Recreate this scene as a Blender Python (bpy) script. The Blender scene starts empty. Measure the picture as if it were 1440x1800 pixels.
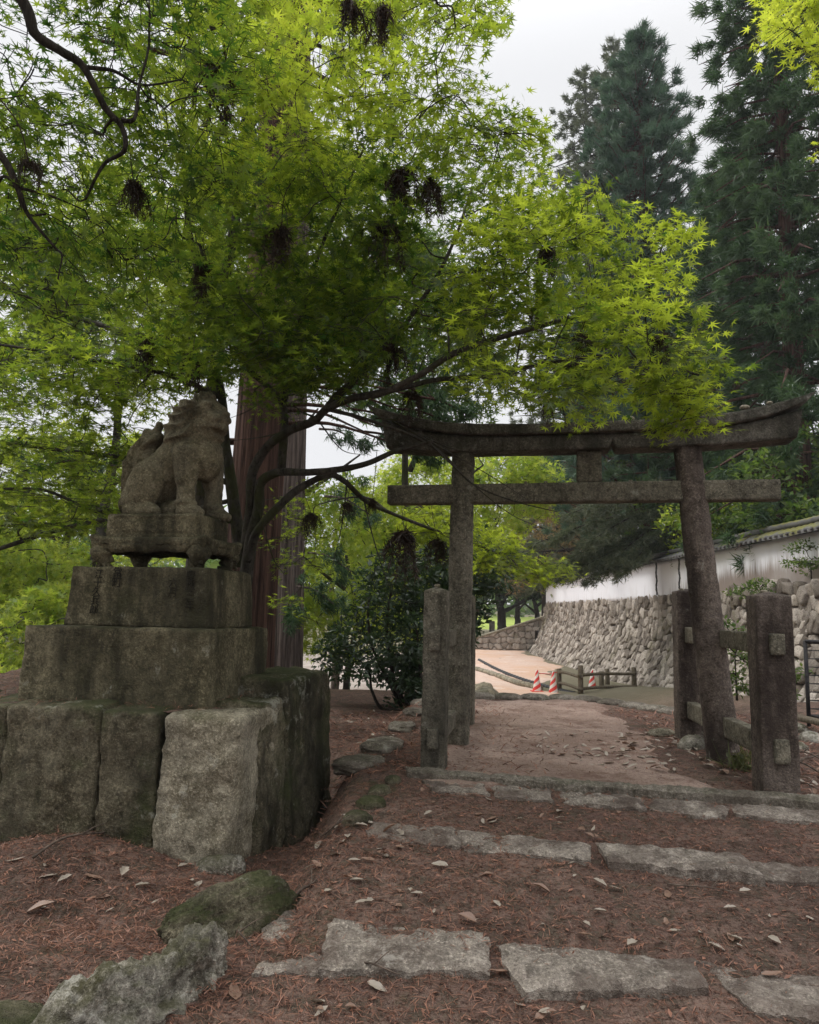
import bpy, math, random
import numpy as np
from mathutils import Vector, Matrix

# ---------------------------------------------------------------- camera, sky, sun, exposure
S = bpy.context.scene
COL = S.collection
R = math.radians
FPX, PITCH, ROLL, EYE = 1300.0, R(7.67), 0.022, 1.6     # focal length in pixels of the 1440x1800 frame
_f = np.array([0, math.cos(PITCH), math.sin(PITCH)])
_u0 = np.array([0, -math.sin(PITCH), math.cos(PITCH)])
_r0 = np.array([1.0, 0, 0])
_r = math.cos(ROLL)*_r0 + math.sin(ROLL)*_u0
_u = -math.sin(ROLL)*_r0 + math.cos(ROLL)*_u0
cam = bpy.data.cameras.new('camera')
co = bpy.data.objects.new('camera', cam); COL.objects.link(co)
co.matrix_world = Matrix(((_r[0], _u[0], -_f[0], 0), (_r[1], _u[1], -_f[1], 0), (_r[2], _u[2], -_f[2], EYE), (0, 0, 0, 1)))
cam.sensor_fit = 'VERTICAL'; cam.sensor_height = 24; cam.lens = 24*FPX/1800
cam.clip_start = 0.05; cam.clip_end = 2000
S.camera = co
S.render.resolution_x, S.render.resolution_y = 819, 1024

SUN_EL, SUN_AZ = R(50), R(-72)          # azimuth measured from +Y (the way we look) towards +X
W = bpy.data.worlds.new('World'); S.world = W; W.use_nodes = True
wn, wl = W.node_tree.nodes, W.node_tree.links
wn.clear()
sky = wn.new('ShaderNodeTexSky'); sky.sky_type = 'NISHITA'; sky.sun_disc = False
sky.sun_elevation = SUN_EL; sky.sun_rotation = SUN_AZ; sky.dust_density = 4; sky.air_density = 1.5; sky.ozone_density = 1
hs = wn.new('ShaderNodeHueSaturation'); hs.inputs['Saturation'].default_value = 0.0
mixw = wn.new('ShaderNodeMix'); mixw.data_type = 'RGBA'; mixw.inputs[0].default_value = 0.9
mixw.inputs[7].default_value = (7.2, 7.25, 7.45, 1)      # the even cloud layer over the clear sky
bg = wn.new('ShaderNodeBackground'); bg.inputs['Strength'].default_value = 0.1
wo = wn.new('ShaderNodeOutputWorld')
wl.new(sky.outputs[0], hs.inputs['Color']); wl.new(hs.outputs[0], mixw.inputs[6])
# an overcast sky is two to three times as bright overhead as near the horizon
tcw = wn.new('ShaderNodeTexCoord'); spw = wn.new('ShaderNodeSeparateXYZ'); mrw = wn.new('ShaderNodeMapRange'); mrw.interpolation_type = 'SMOOTHSTEP'
mrw.inputs[1].default_value = .6; mrw.inputs[2].default_value = 1.0; mrw.inputs[3].default_value = 1.0; mrw.inputs[4].default_value = 3.4
scw = wn.new('ShaderNodeMix'); scw.data_type = 'RGBA'; scw.blend_type = 'MULTIPLY'; scw.inputs[0].default_value = 1
wl.new(tcw.outputs['Generated'], spw.inputs[0]); wl.new(spw.outputs[2], mrw.inputs[0]); wl.new(mixw.outputs[2], scw.inputs[6]); wl.new(mrw.outputs[0], scw.inputs[7])
wl.new(scw.outputs[2], bg.inputs[0]); wl.new(bg.outputs[0], wo.inputs[0])
sl = bpy.data.lights.new('sun', 'SUN'); sl.energy = 1.4; sl.angle = R(25); sl.color = (1, 0.96, 0.9)
so = bpy.data.objects.new('sun', sl); COL.objects.link(so)
_sd = Vector((math.sin(SUN_AZ)*math.cos(SUN_EL), math.cos(SUN_AZ)*math.cos(SUN_EL), math.sin(SUN_EL)))
so.rotation_euler = _sd.to_track_quat('Z', 'Y').to_euler()
S.view_settings.view_transform = 'Standard'; S.view_settings.look = 'None'
S.view_settings.exposure = 0.35; S.view_settings.gamma = 1
S.cycles.max_bounces = 9; S.cycles.diffuse_bounces = 5; S.cycles.transmission_bounces = 4
S.cycles.glossy_bounces = 2; S.cycles.use_denoising = True; S.cycles.caustics_reflective = False
S.cycles.caustics_refractive = False

# ---------------------------------------------------------------- small numeric helpers
rng = np.random.default_rng(7)
def ss(a, b, x):
    t = np.clip((np.asarray(x, float)-a)/(b-a), 0, 1); return t*t*(3-2*t)
def unit(v):
    v = np.asarray(v, float); return v/np.maximum(np.linalg.norm(v, axis=-1, keepdims=True), 1e-9)
def ray(px, py): return _f + (px-720)/FPX*_r + (900-py)/FPX*_u
C0 = np.array([0, 0, EYE])
def at(px, py, y):
    d = ray(px, py); return C0 + d*(y/d[1])
def hsh(i, j, k, s):
    n = (i*374761393 + j*668265263 + k*2147483647 + s*1274126177) & 0x7fffffff
    n = ((n ^ (n >> 13))*1274126177) & 0x7fffffff
    n = ((n ^ (n >> 15))*668265263) & 0x7fffffff
    return ((n ^ (n >> 16)) & 0xffff)/65535.0
def vn(P, s=0):
    P = np.asarray(P, float); I = np.floor(P).astype(np.int64); F = P-I; F = F*F*(3-2*F); o = 0
    for a in (0, 1):
        wx = F[..., 0] if a else 1-F[..., 0]
        for b in (0, 1):
            wy = F[..., 1] if b else 1-F[..., 1]
            for c in (0, 1):
                wz = F[..., 2] if c else 1-F[..., 2]
                o = o + wx*wy*wz*hsh(I[..., 0]+a, I[..., 1]+b, I[..., 2]+c, s)
    return o*2-1
def fbm(P, octv=4, s=0, gain=.5):
    P = np.asarray(P, float); a, o, t = 1.0, 0, 0
    for k in range(octv):
        o = o + a*vn(P*(2.03**k)+k*17.3, s+k*31); t += a; a *= gain
    return o/t
def cells(u, v, s=0):
    """2-d cellular pattern: distance to the border between cells and the id of the cell"""
    I = np.floor(u).astype(np.int64); J = np.floor(v).astype(np.int64)
    d1 = np.full(u.shape, 9.); d2 = np.full(u.shape, 9.); idv = np.zeros(u.shape)
    for a in (-1, 0, 1):
        for b in (-1, 0, 1):
            cx = I+a+.15+.7*hsh(I+a, J+b, 0*I, s); cy = J+b+.15+.7*hsh(I+a, J+b, 0*I+1, s)
            d = np.hypot(u-cx, v-cy); h = hsh(I+a, J+b, 0*I+2, s)
            n = d < d1
            d2 = np.where(n, d1, np.minimum(d2, d)); idv = np.where(n, h, idv); d1 = np.where(n, d, d1)
    return d2-d1, idv, d1

# ---------------------------------------------------------------- the lie of the land
def edge_y(x): return 10.8 - 1.3*ss(2.3, 3.5, x) + 1.2*ss(4.2, 6, x)
def H(x, y):
    x = np.asarray(x, float); y = np.asarray(y, float)
    h = .42*ss(2.2, 5.3, y)
    side = ss(-.3, -.72, x)*ss(3.25, 3.9, y)*ss(7.6, 6.4, y)
    h = h*(1-side)+side*(.03+.04*ss(-1.6, -2.6, x)+.2*np.exp(-(((x+1.9)/.55)**2+((y-4.55)/.5)**2)))
    xb = -.62+(y-5.4)*.17
    h = h - .2*ss(.05, -.3, x-xb)*ss(5.0, 5.9, y)
    e = edge_y(x); tgt = -.9 + .75*ss(4.0, 7.5, x)*ss(30, 16, y)
    k = ss(0, 3.4+2*ss(4, 7, x), y-e)
    L_ = 6.2*ss(-2.7, -4.3, x); kl = ss(13.2-L_, 17.5-L_, y); w = ss(-.5, .5, x-.1*(y-8))
    k = k*w+np.maximum(kl, 0)*(1-w)
    h = h*(1-k) + tgt*k
    h = h + 1.0*ss(44, 80, y) + .02*np.maximum(y-80, 0)*ss(80, 120, y)
    return h
def rough(x, y):
    P = np.stack([np.asarray(x, float), np.asarray(y, float), np.zeros_like(x, dtype=float)], -1)
    return .022*fbm(P*1.7, 3, 5) + .012*fbm(P*9, 3, 9)
def HR(x, y): return H(x, y)+rough(x, y)
def gnd(px, py, rough_too=False):
    """the point of the land seen at this place of the photograph"""
    d = ray(px, py); ts = np.geomspace(1.2, 300, 1500)
    Q = C0 + ts[:, None]*d; g = Q[:, 2]-H(Q[:, 0], Q[:, 1])
    i = int(np.argmax(g < 0)); a, b = ts[max(i-1, 0)], ts[i]
    for _ in range(20):
        m = (a+b)/2; q = C0+m*d
        if q[2]-H(q[0], q[1]) < 0: b = m
        else: a = m
    return C0+b*d

# ---------------------------------------------------------------- mesh building
class MB:
    def __init__(s): s.V = []; s.F = {}; s.n = 0; s.A = []
    def add(s, v, f, rnd=None):
        v = np.asarray(v, float).reshape(-1, 3)
        for q in (f if isinstance(f, list) else [f]):
            q = np.asarray(q, np.int64)
            if q.size: s.F.setdefault(q.shape[1], []).append(q+s.n)
        s.V.append(v); s.n += len(v)
        s.A.append(np.broadcast_to(np.asarray(0.5 if rnd is None else rnd, float), (len(v),)))
        return s
    def build(s, name, mat, parent=None, smooth=True, origin=None):
        v = np.concatenate(s.V) if s.V else np.zeros((0, 3))
        o0 = np.zeros(3) if origin is None else np.asarray(origin, float)
        me = bpy.data.meshes.new(name)
        me.vertices.add(len(v)); me.vertices.foreach_set('co', (v-o0).astype(np.float32).ravel())
        li, tot = [], []
        for k, fs in s.F.items():
            q = np.concatenate(fs); li.append(q.ravel()); tot.append(np.full(len(q), k))
        li = np.concatenate(li); tot = np.concatenate(tot)
        me.loops.add(len(li)); me.loops.foreach_set('vertex_index', li.astype(np.int32))
        me.polygons.add(len(tot))
        me.polygons.foreach_set('loop_start', (np.cumsum(tot)-tot).astype(np.int32))
        me.polygons.foreach_set('loop_total', tot.astype(np.int32))
        me.polygons.foreach_set('use_smooth', np.full(len(tot), smooth))
        at_ = me.attributes.new('rnd', 'FLOAT', 'POINT'); at_.data.foreach_set('value', np.concatenate(s.A).astype(np.float32))
        me.update(calc_edges=True); me.validate()
        me.materials.append(mat)
        ob = bpy.data.objects.new(name, me); COL.objects.link(ob)
        if parent is not None:
            ob.parent = parent
            ob.location = Vector(o0)-parent.location
        else: ob.location = Vector(o0)
        return ob
def tag(o, label=None, cat=None, group=None, kind=None):
    if label: o['label'] = label
    if cat: o['category'] = cat
    if group: o['group'] = group
    if kind: o['kind'] = kind
    return o
def thing(name, label, cat, loc, group=None):
    o = bpy.data.objects.new(name, None); COL.objects.link(o); o.location = Vector(loc); o.empty_display_size = .1
    return tag(o, label, cat, group)

def rbox(size, r, n):
    """a box with rounded edges as a fine grid: vertices, normals, faces (centred on the origin)"""
    hx = np.asarray(size, float)/2; V = []; Fc = []; c = 0
    for ax in range(3):
        a, b = (ax+1) % 3, (ax+2) % 3
        for sg in (-1, 1):
            ga = np.linspace(-1, 1, n[a]+1); gb = np.linspace(-1, 1, n[b]+1)
            A, B = np.meshgrid(ga, gb, indexing='ij')
            P = np.zeros(A.shape+(3,)); P[..., ax] = sg; P[..., a] = A; P[..., b] = B
            V.append(P.reshape(-1, 3)); na, nb = n[a]+1, n[b]+1
            i = (np.arange(n[a])[:, None]*nb+np.arange(n[b])[None]).ravel()
            q = np.stack([i, i+nb, i+nb+1, i+1], 1)
            Fc.append((q if sg > 0 else q[:, ::-1])+c); c += na*nb
    P = np.concatenate(V); F = np.concatenate(Fc)
    _, idx, inv = np.unique(np.round(P, 6), axis=0, return_index=True, return_inverse=True)
    P = P[idx]; F = inv.ravel()[F]
    Q = P*hx; r = min(r, hx.min()*.999); cl = np.clip(Q, -hx+r, hx-r); d = Q-cl; N = unit(d)
    return cl+N*r, N, F
def rough_box(size, r, n, amp=.01, fr=4., seed=0, bulge=0, taper=0., off=(0, 0, 0)):
    V, N, F = rbox(size, r, n); s = np.asarray(size)
    Q = V+np.asarray(off)+seed*3.7
    d = amp*fbm(Q*fr, 4, seed) + .35*amp*fbm(Q*fr*5, 2, seed+3)
    if bulge: d = d + bulge*np.prod(np.clip(1-(2*V/s)**2, 0, 1)+.25*(np.abs(N)), axis=1)
    V = V+N*d[:, None]
    if taper: k = 1-taper*(V[:, 2:3]/s[2]+.5); V[:, :2] *= k
    return V, F
def xf(V, loc, ux, uy=None, uz=(0, 0, 1)):
    ux = unit(ux); uz = np.asarray(uz, float)
    if uy is None: uy = unit(np.cross(uz, ux))
    return V[:, :1]*ux + V[:, 1:2]*np.asarray(uy, float) + V[:, 2:3]*uz + np.asarray(loc, float)
def crom(P, per=6):
    P = np.asarray(P, float)
    if len(P) < 3: return np.linspace(P[0], P[-1], per+1)
    Q = np.vstack([2*P[0]-P[1], P, 2*P[-1]-P[-2]]); o = []
    for i in range(1, len(Q)-2):
        t = np.linspace(0, 1, per, endpoint=False)[:, None]; a, b, c, d = Q[i-1:i+3]
        o.append(.5*((2*b)+(c-a)*t+(2*a-5*b+4*c-d)*t*t+(3*b-a-3*c+d)*t**3))
    return np.vstack(o+[P[-1:]])
def tube(mb, P, rad, sides=6, rnd=None, jit=0., seed=0, cap=True):
    P = np.asarray(P, float); n = len(P); rad = np.broadcast_to(np.asarray(rad, float), (n,))
    T = unit(np.gradient(P, axis=0)); ref = np.array([0.31, .17, .93])
    A = unit(np.cross(T, ref)); B = np.cross(T, A)
    th = np.arange(sides)*2*math.pi/sides
    ring = np.cos(th)[None, :, None]*A[:, None]+np.sin(th)[None, :, None]*B[:, None]
    rr = np.broadcast_to(rad[:, None], (n, sides)).copy()
    if jit: rr *= 1+jit*vn(P[:, None]*9/np.maximum(rad.max()*10, .3)+ring*1.7+seed, seed)
    V = (P[:, None]+ring*rr[..., None]).reshape(-1, 3)
    i = np.arange(n-1)[:, None]*sides; k = np.arange(sides)[None]; k2 = (k+1) % sides
    F = np.stack([i+k, i+k2, i+sides+k2, i+sides+k], -1).reshape(-1, 4)
    fs = [F]
    if cap: fs.append(np.array([[*range(sides)][::-1], [*range((n-1)*sides, n*sides)]]))
    mb.add(V, fs, rnd)
def grid_mesh(mb, V2):
    a, b = V2.shape[:2]
    i = (np.arange(a-1)[:, None]*b+np.arange(b-1)[None]).ravel()
    mb.add(V2.reshape(-1, 3), np.stack([i, i+b, i+b+1, i+1], 1))

# ---------------------------------------------------------------- materials
class NT:
    def __init__(s, name):
        s.m = bpy.data.materials.new(name); s.m.use_nodes = True; s.t = s.m.node_tree; s.t.nodes.clear()
        s.pos = s.n('ShaderNodeNewGeometry')
    def n(s, typ, **kw):
        d = s.t.nodes.new(typ)
        for k, v in kw.items(): setattr(d, k, v)
        return d
    def put(s, sock, v):
        if isinstance(v, bpy.types.NodeSocket): s.t.links.new(v, sock)
        elif v is not None:
            if isinstance(v, (tuple, list)) and len(v) == 3 and sock.type == 'RGBA': v = (*v, 1)
            sock.default_value = v
    def math(s, op, a, b=0., c=None, clamp=False):
        d = s.n('ShaderNodeMath', operation=op, use_clamp=clamp); s.put(d.inputs[0], a); s.put(d.inputs[1], b)
        if c is not None: s.put(d.inputs[2], c)
        return d.outputs[0]
    def noise(s, scale, detail=5, rough=.6, vec=None, stretch=None, dist=0.):
        v = vec or s.pos.outputs['Position']
        if stretch:
            mp = s.n('ShaderNodeMapping'); s.put(mp.inputs[0], v); mp.inputs['Scale'].default_value = stretch; v = mp.outputs[0]
        d = s.n('ShaderNodeTexNoise'); s.put(d.inputs['Vector'], v); d.inputs['Scale'].default_value = scale
        d.inputs['Detail'].default_value = detail; d.inputs['Roughness'].default_value = rough; d.inputs['Distortion'].default_value = dist
        return d.outputs['Fac']
    def voro(s, scale, vec=None, stretch=None, feature='F1', out='Distance'):
        v = vec or s.pos.outputs['Position']
        if stretch:
            mp = s.n('ShaderNodeMapping'); s.put(mp.inputs[0], v); mp.inputs['Scale'].default_value = stretch; v = mp.outputs[0]
        d = s.n('ShaderNodeTexVoronoi', feature=feature); s.put(d.inputs['Vector'], v); d.inputs['Scale'].default_value = scale
        return d.outputs[out]
    def step(s, v, a, b):
        d = s.n('ShaderNodeMapRange', interpolation_type='SMOOTHSTEP'); s.put(d.inputs[0], v)
        d.inputs[1].default_value = a; d.inputs[2].default_value = b; return d.outputs[0]
    def mix(s, f, a, b, mode='MIX'):
        d = s.n('ShaderNodeMix', data_type='RGBA', blend_type=mode); s.put(d.inputs[0], f); s.put(d.inputs[6], a); s.put(d.inputs[7], b)
        return d.outputs[2]
    def sep(s, v=None):
        d = s.n('ShaderNodeSeparateXYZ'); s.put(d.inputs[0], v or s.pos.outputs['Position']); return d.outputs
    def bump(s, h, strength=.5, dist=.01):
        d = s.n('ShaderNodeBump'); s.put(d.inputs['Height'], h); d.inputs['Strength'].default_value = strength; d.inputs['Distance'].default_value = dist
        return d.outputs[0]
    def attr(s, nm='rnd'):
        return s.n('ShaderNodeAttribute', attribute_name=nm).outputs['Fac']
    def done(s, col, rough=.9, nrm=None, spec=.3, sh=None):
        if sh is None:
            p = s.n('ShaderNodeBsdfPrincipled'); s.put(p.inputs['Base Color'], col); s.put(p.inputs['Roughness'], rough)
            p.inputs['Specular IOR Level'].default_value = spec
            if nrm is not None: s.put(p.inputs['Normal'], nrm)
            sh = p.outputs[0]
        o = s.n('ShaderNodeOutputMaterial'); s.t.links.new(sh, o.inputs[0]); return s.m

def stone_mat(name, c1, c2, dark=(.03, .028, .022), moss=(.035, .042, .012), moss_amt=.5, lichen=(.36, .36, .31), lich_amt=.35, streak=.5, sc=1., bump=.6):
    t = NT(name)
    a = t.noise(2.2*sc, 6, .65); b = t.noise(60*sc, 3, .75); c = t.noise(9*sc, 5, .7)
    col = t.mix(t.step(a, .35, .65), c1, c2)
    col = t.mix(t.math('MULTIPLY', t.step(b, .5, .72), .55), col, tuple(min(1, x*2.3) for x in c2))
    col = t.mix(t.math('MULTIPLY', t.step(b, .48, .3), .6), col, tuple(x*.22 for x in c1))
    md = t.noise(14*sc, 6, .75); col = t.mix(t.math('MULTIPLY', t.step(md, .52, .64), .6), col, tuple(min(1, x*1.55) for x in c2)); col = t.mix(t.math('MULTIPLY', t.step(md, .47, .36), .7), col, tuple(x*.4 for x in c1))
    st = t.noise(3.2, 5, .65, stretch=(1, 1, .22))
    col = t.mix(t.math('MULTIPLY', t.step(st, .42, .66), streak), col, dark)
    g2 = t.noise(190, 2, .6); col = t.mix(t.math('MULTIPLY', t.step(g2, .5, .66), .4), col, tuple(x*.45 for x in c1))
    st2 = t.noise(1.1, 5, .7)
    col = t.mix(t.math('MULTIPLY', t.step(st2, .48, .68), streak*.8), col, tuple(x*1.3 for x in dark))
    nz = t.sep(t.pos.outputs['Normal'])[2]
    m = t.math('ADD', t.math('MULTIPLY', nz, .16), t.noise(2.6, 7, .72))
    col = t.mix(t.math('MULTIPLY', t.step(m, .7-.26*moss_amt, .98-.26*moss_amt), .8*min(1, moss_amt*1.4)), col, t.mix(t.noise(30, 3), tuple(x*.6 for x in moss), tuple(x*1.5 for x in moss)))
    lv = t.math('ADD', t.noise(7, 6, .75), t.math('MULTIPLY', t.noise(1.5, 3), .5))
    col = t.mix(t.math('MULTIPLY', t.step(lv, .9-.1*lich_amt, 1.02-.1*lich_amt), .55), col, lichen)
    h = t.math('ADD', t.math('MULTIPLY', b, .6), t.math('ADD', t.math('MULTIPLY', c, 1.4), t.math('MULTIPLY', g2, .25)))
    return t.done(col, .92, t.bump(h, min(1, bump*1.5), .025), .2)

def leaf_mat(name, d1, d2, t1, t2, trans=.55, gloss=.03, rough=.4):
    """thin leaves: part of the light is reflected, part of it comes through"""
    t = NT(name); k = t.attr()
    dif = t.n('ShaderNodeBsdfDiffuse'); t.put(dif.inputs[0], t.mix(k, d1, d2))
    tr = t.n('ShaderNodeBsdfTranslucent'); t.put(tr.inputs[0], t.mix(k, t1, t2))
    m = t.n('ShaderNodeMixShader'); m.inputs[0].default_value = trans
    t.t.links.new(dif.outputs[0], m.inputs[1]); t.t.links.new(tr.outputs[0], m.inputs[2])
    g = t.n('ShaderNodeBsdfGlossy'); g.inputs['Roughness'].default_value = rough
    m2 = t.n('ShaderNodeMixShader'); m2.inputs[0].default_value = gloss
    t.t.links.new(m.outputs[0], m2.inputs[1]); t.t.links.new(g.outputs[0], m2.inputs[2])
    return t.done(None, sh=m2.outputs[0])
def bark_mat(name, c1, c2, moss=0., stretch=(9, 9, .6), bump=.8):
    t = NT(name)
    a = t.noise(3, 6, .7, stretch=stretch); b = t.noise(14, 5, .7, stretch=stretch); c = t.noise(2, 5, .7)
    col = t.mix(t.step(a, .35, .65), c1, c2)
    col = t.mix(t.math('MULTIPLY', t.step(b, .5, .35), .7), col, tuple(x*.3 for x in c1))
    if moss: col = t.mix(t.math('MULTIPLY', t.step(c, .62-.2*moss, .75-.2*moss), .8), col, (.05, .055, .02))
    return t.done(col, .95, t.bump(t.math('ADD', a, b), bump, .03), .15)

M = {}
M['granite'] = stone_mat('weathered_granite', (.12, .108, .08), (.25, .225, .175), streak=.75, moss_amt=.5, lich_amt=.25)
M['granite_red'] = stone_mat('brown_stained_granite', (.12, .095, .078), (.19, .155, .13), dark=(.026, .018, .015), streak=.85, moss_amt=.15, lich_amt=.15)
M['granite_beam'] = stone_mat('beam_granite', (.13, .118, .088), (.25, .225, .17), streak=.45, moss_amt=.3, lich_amt=.1)
M['granite_lid'] = stone_mat('mossy_beam_granite', (.1, .092, .072), (.17, .155, .13), streak=.8, moss_amt=.75, moss=(.022, .026, .013), lich_amt=.3)
M['pedestal'] = stone_mat('pedestal_granite', (.115, .1, .06), (.22, .19, .12), dark=(.024, .022, .013), streak=.85, moss_amt=.8, moss=(.034, .035, .014), lich_amt=.25)
M['lion'] = stone_mat('carved_granite', (.16, .138, .085), (.24, .21, .14), streak=.5, moss_amt=.5, moss=(.045, .045, .018), lich_amt=.1)
M['boulder'] = stone_mat('mossy_boulder', (.09, .076, .048), (.2, .175, .12), dark=(.022, .02, .013), streak=.9, moss_amt=.9, moss=(.034, .042, .012), lich_amt=.35)
M['boulder_pale'] = stone_mat('pale_boulder', (.22, .19, .13), (.38, .34, .26), streak=.4, moss_amt=.45, lich_amt=.4)
M['rock'] = stone_mat('foreground_rock', (.1, .085, .058), (.4, .37, .31), streak=.6, moss_amt=.85, moss=(.05, .048, .018), lich_amt=1.35, lichen=(.46, .44, .39))
M['slab'] = stone_mat('step_slab', (.205, .175, .145), (.36, .315, .265), dark=(.075, .05, .04), streak=.75, moss_amt=.2, moss=(.06, .05, .03), lich_amt=.5, lichen=(.45, .42, .37), bump=.9)
M['kerb'] = stone_mat('kerb_slab', (.16, .14, .11), (.27, .24, .2), dark=(.06, .045, .034), streak=.7, moss_amt=.45, lich_amt=.3)
M['cedar_bark'] = bark_mat('cedar_bark', (.045, .027, .022), (.155, .088, .068), stretch=(6, 6, .18), bump=1.)
M['cedar_bark_grey'] = bark_mat('grey_cedar_bark', (.06, .046, .04), (.22, .175, .15), stretch=(6, 6, .18), bump=1.)
M['maple_bark'] = bark_mat('maple_bark', (.045, .04, .033), (.1, .09, .075), moss=.6, stretch=(2, 2, 1))
M['dark_bark'] = bark_mat('dark_bark', (.03, .025, .02), (.07, .058, .048))
M['log'] = bark_mat('log_wood', (.12, .1, .07), (.22, .185, .14))
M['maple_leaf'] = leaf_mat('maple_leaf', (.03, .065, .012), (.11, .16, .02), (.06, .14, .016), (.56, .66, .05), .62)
M['maple_leaf_lit'] = leaf_mat('maple_leaf_backlit', (.08, .145, .016), (.17, .22, .026), (.3, .46, .03), (.7, .77, .07), .62)  # brighter, yellower maple_leaf: the backlight from the sky is put into the colour
M['bright_leaf'] = leaf_mat('light_green_leaf', (.1, .18, .022), (.2, .27, .035), (.38, .54, .04), (.68, .72, .1), .55)
M['cedar_leaf'] = leaf_mat('cedar_needles', (.026, .065, .03), (.095, .155, .07), (.035, .09, .03), (.12, .2, .06), .32)
M['cedar_leaf_hazed'] = leaf_mat('hazed_cedar_needles', (.035, .08, .055), (.115, .175, .12), (.04, .1, .05), (.11, .19, .09), .35)  # cedar_leaf made paler and bluer: distance haze put into the needle colour
M['fir_leaf'] = leaf_mat('fir_needles', (.07, .09, .055), (.19, .2, .13), (.07, .1, .05), (.16, .19, .09), .35)
M['dark_leaf'] = leaf_mat('evergreen_leaf', (.016, .034, .016), (.045, .075, .03), (.03, .07, .015), (.08, .15, .03), .25, .05, .4)
M['mid_leaf'] = leaf_mat('broad_leaf', (.045, .085, .025), (.11, .155, .04), (.1, .2, .03), (.25, .36, .05), .45)
M['dull_leaf'] = leaf_mat('dull_green_leaf', (.06, .08, .035), (.15, .15, .06), (.08, .11, .03), (.2, .2, .06), .35)
M['brown_leaf'] = leaf_mat('thin_brown_foliage', (.13, .1, .07), (.26, .19, .09), (.16, .11, .05), (.4, .28, .08), .4)
M['dead_frond'] = leaf_mat('dead_cedar_frond', (.025, .018, .013), (.07, .042, .028), (.02, .012, .006), (.05, .03, .015), .2)
# ================================================================ the setting
def litter_mat():
    t = NT('needle_litter')
    a = t.noise(1.3, 5, .65); b = t.noise(38, 4, .75); c = t.noise(8, 5, .7)
    fib = t.noise(60, 3, .6, stretch=(1, .22, 1), dist=1.5); fib2 = t.noise(60, 3, .6, stretch=(.22, 1, 1), dist=1.5)
    col = t.mix(t.step(a, .35, .65), (.135, .085, .068), (.215, .145, .115))
    col = t.mix(t.step(c, .45, .62), col, (.1, .078, .058))
    f = t.math('MAXIMUM', t.step(fib, .55, .68), t.step(fib2, .55, .68))
    col = t.mix(t.math('MULTIPLY', f, .65), col, (.33, .19, .145))
    col = t.mix(t.math('MULTIPLY', t.step(b, .5, .36), .75), col, (.035, .02, .016))
    v = t.voro(95); sz = t.noise(3.1, 4)
    gr = t.math('MULTIPLY', t.step(v, .2, .12), t.step(t.noise(17, 3), .5, .62))
    col = t.mix(t.math('MULTIPLY', gr, .75), col, (.4, .35, .3))
    ms = t.noise(1.9, 6, .7)
    col = t.mix(t.math('MULTIPLY', t.step(ms, .57, .7), .65), col, (.06, .06, .028))
    dm = t.noise(.8, 6, .7); col = t.mix(t.math('MULTIPLY', t.step(dm, .5, .64), .5), col, (.05, .032, .025))
    # the far land is grassy soil
    y = t.sep()[1]
    col = t.mix(t.step(y, 14, 24), col, t.mix(t.noise(.5, 6, .7), (.1, .1, .045), (.3, .26, .2)))
    h = t.math('ADD', t.math('ADD', b, t.math('MULTIPLY', f, .6)), t.math('MULTIPLY', c, .8))
    return t.done(col, .95, t.bump(h, .9, .02), .15)
def path_mat():
    t = NT('path_gravel')
    a = t.noise(1.1, 5, .6); b = t.noise(48, 4, .75); v = t.voro(85)
    col = t.mix(t.step(a, .36, .64), (.24, .17, .135), (.37, .275, .225))
    col = t.mix(t.math('MULTIPLY', t.step(b, .5, .34), .7), col, (.11, .062, .05))
    col = t.mix(t.math('MULTIPLY', t.math('MULTIPLY', t.step(v, .22, .14), t.step(t.noise(13, 3), .46, .6)), .75), col, (.58, .5, .43))
    col = t.mix(t.math('MULTIPLY', t.step(t.noise(2.4, 7, .8), .5, .62), .7), col, (.13, .075, .056))
    return t.done(col, .95, t.bump(t.math('ADD', b, t.math('MULTIPLY', v, -.6)), .8, .012), .15)
def road_mat():
    t = NT('sandy_road')
    a = t.noise(.45, 6, .65); b = t.noise(6, 5, .7)
    col = t.mix(t.step(a, .38, .62), (.6, .46, .385), (.58, .39, .28))
    col = t.mix(t.math('MULTIPLY', t.step(b, .5, .7), .5), col, (.38, .24, .18))
    col = t.mix(t.math('MULTIPLY', t.step(t.noise(.9, 5, .7), .56, .68), .7), col, (.7, .62, .56))
    return t.done(col, .95, t.bump(b, .5, .05), .15)
def simple_mat(name, c1, c2, sc=8, rough=.9, bump=.3, spec=.2, stretch=None):
    t = NT(name); a = t.noise(sc, 6, .7, stretch=stretch)
    return t.done(t.mix(t.step(a, .35, .65), c1, c2), rough, t.bump(a, bump, .01), spec)

def axis(fine0, fine1, d, lo, hi, g=1.12):
    m = list(np.arange(fine0, fine1+1e-6, d)); s = d; x = fine1
    while x < hi: s = min(s*g, 12); x += s; m.append(x)
    s = d; x = fine0
    while x > lo: s = min(s*g, 12); x -= s; m.insert(0, x)
    return np.array(m)
gx = axis(-3.2, 4.2, .03, -260, 260); gy = axis(1.6, 7.2, .03, -60, 420, 1.07)
X, Y = np.meshgrid(gx, gy, indexing='ij')
fade = 1-ss(20, 60, Y)
mb = MB(); grid_mesh(mb, np.stack([X, Y, H(X, Y)+rough(X, Y)*fade], -1)); 
tag(mb.build('ground', litter_mat()), kind='structure')

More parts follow.
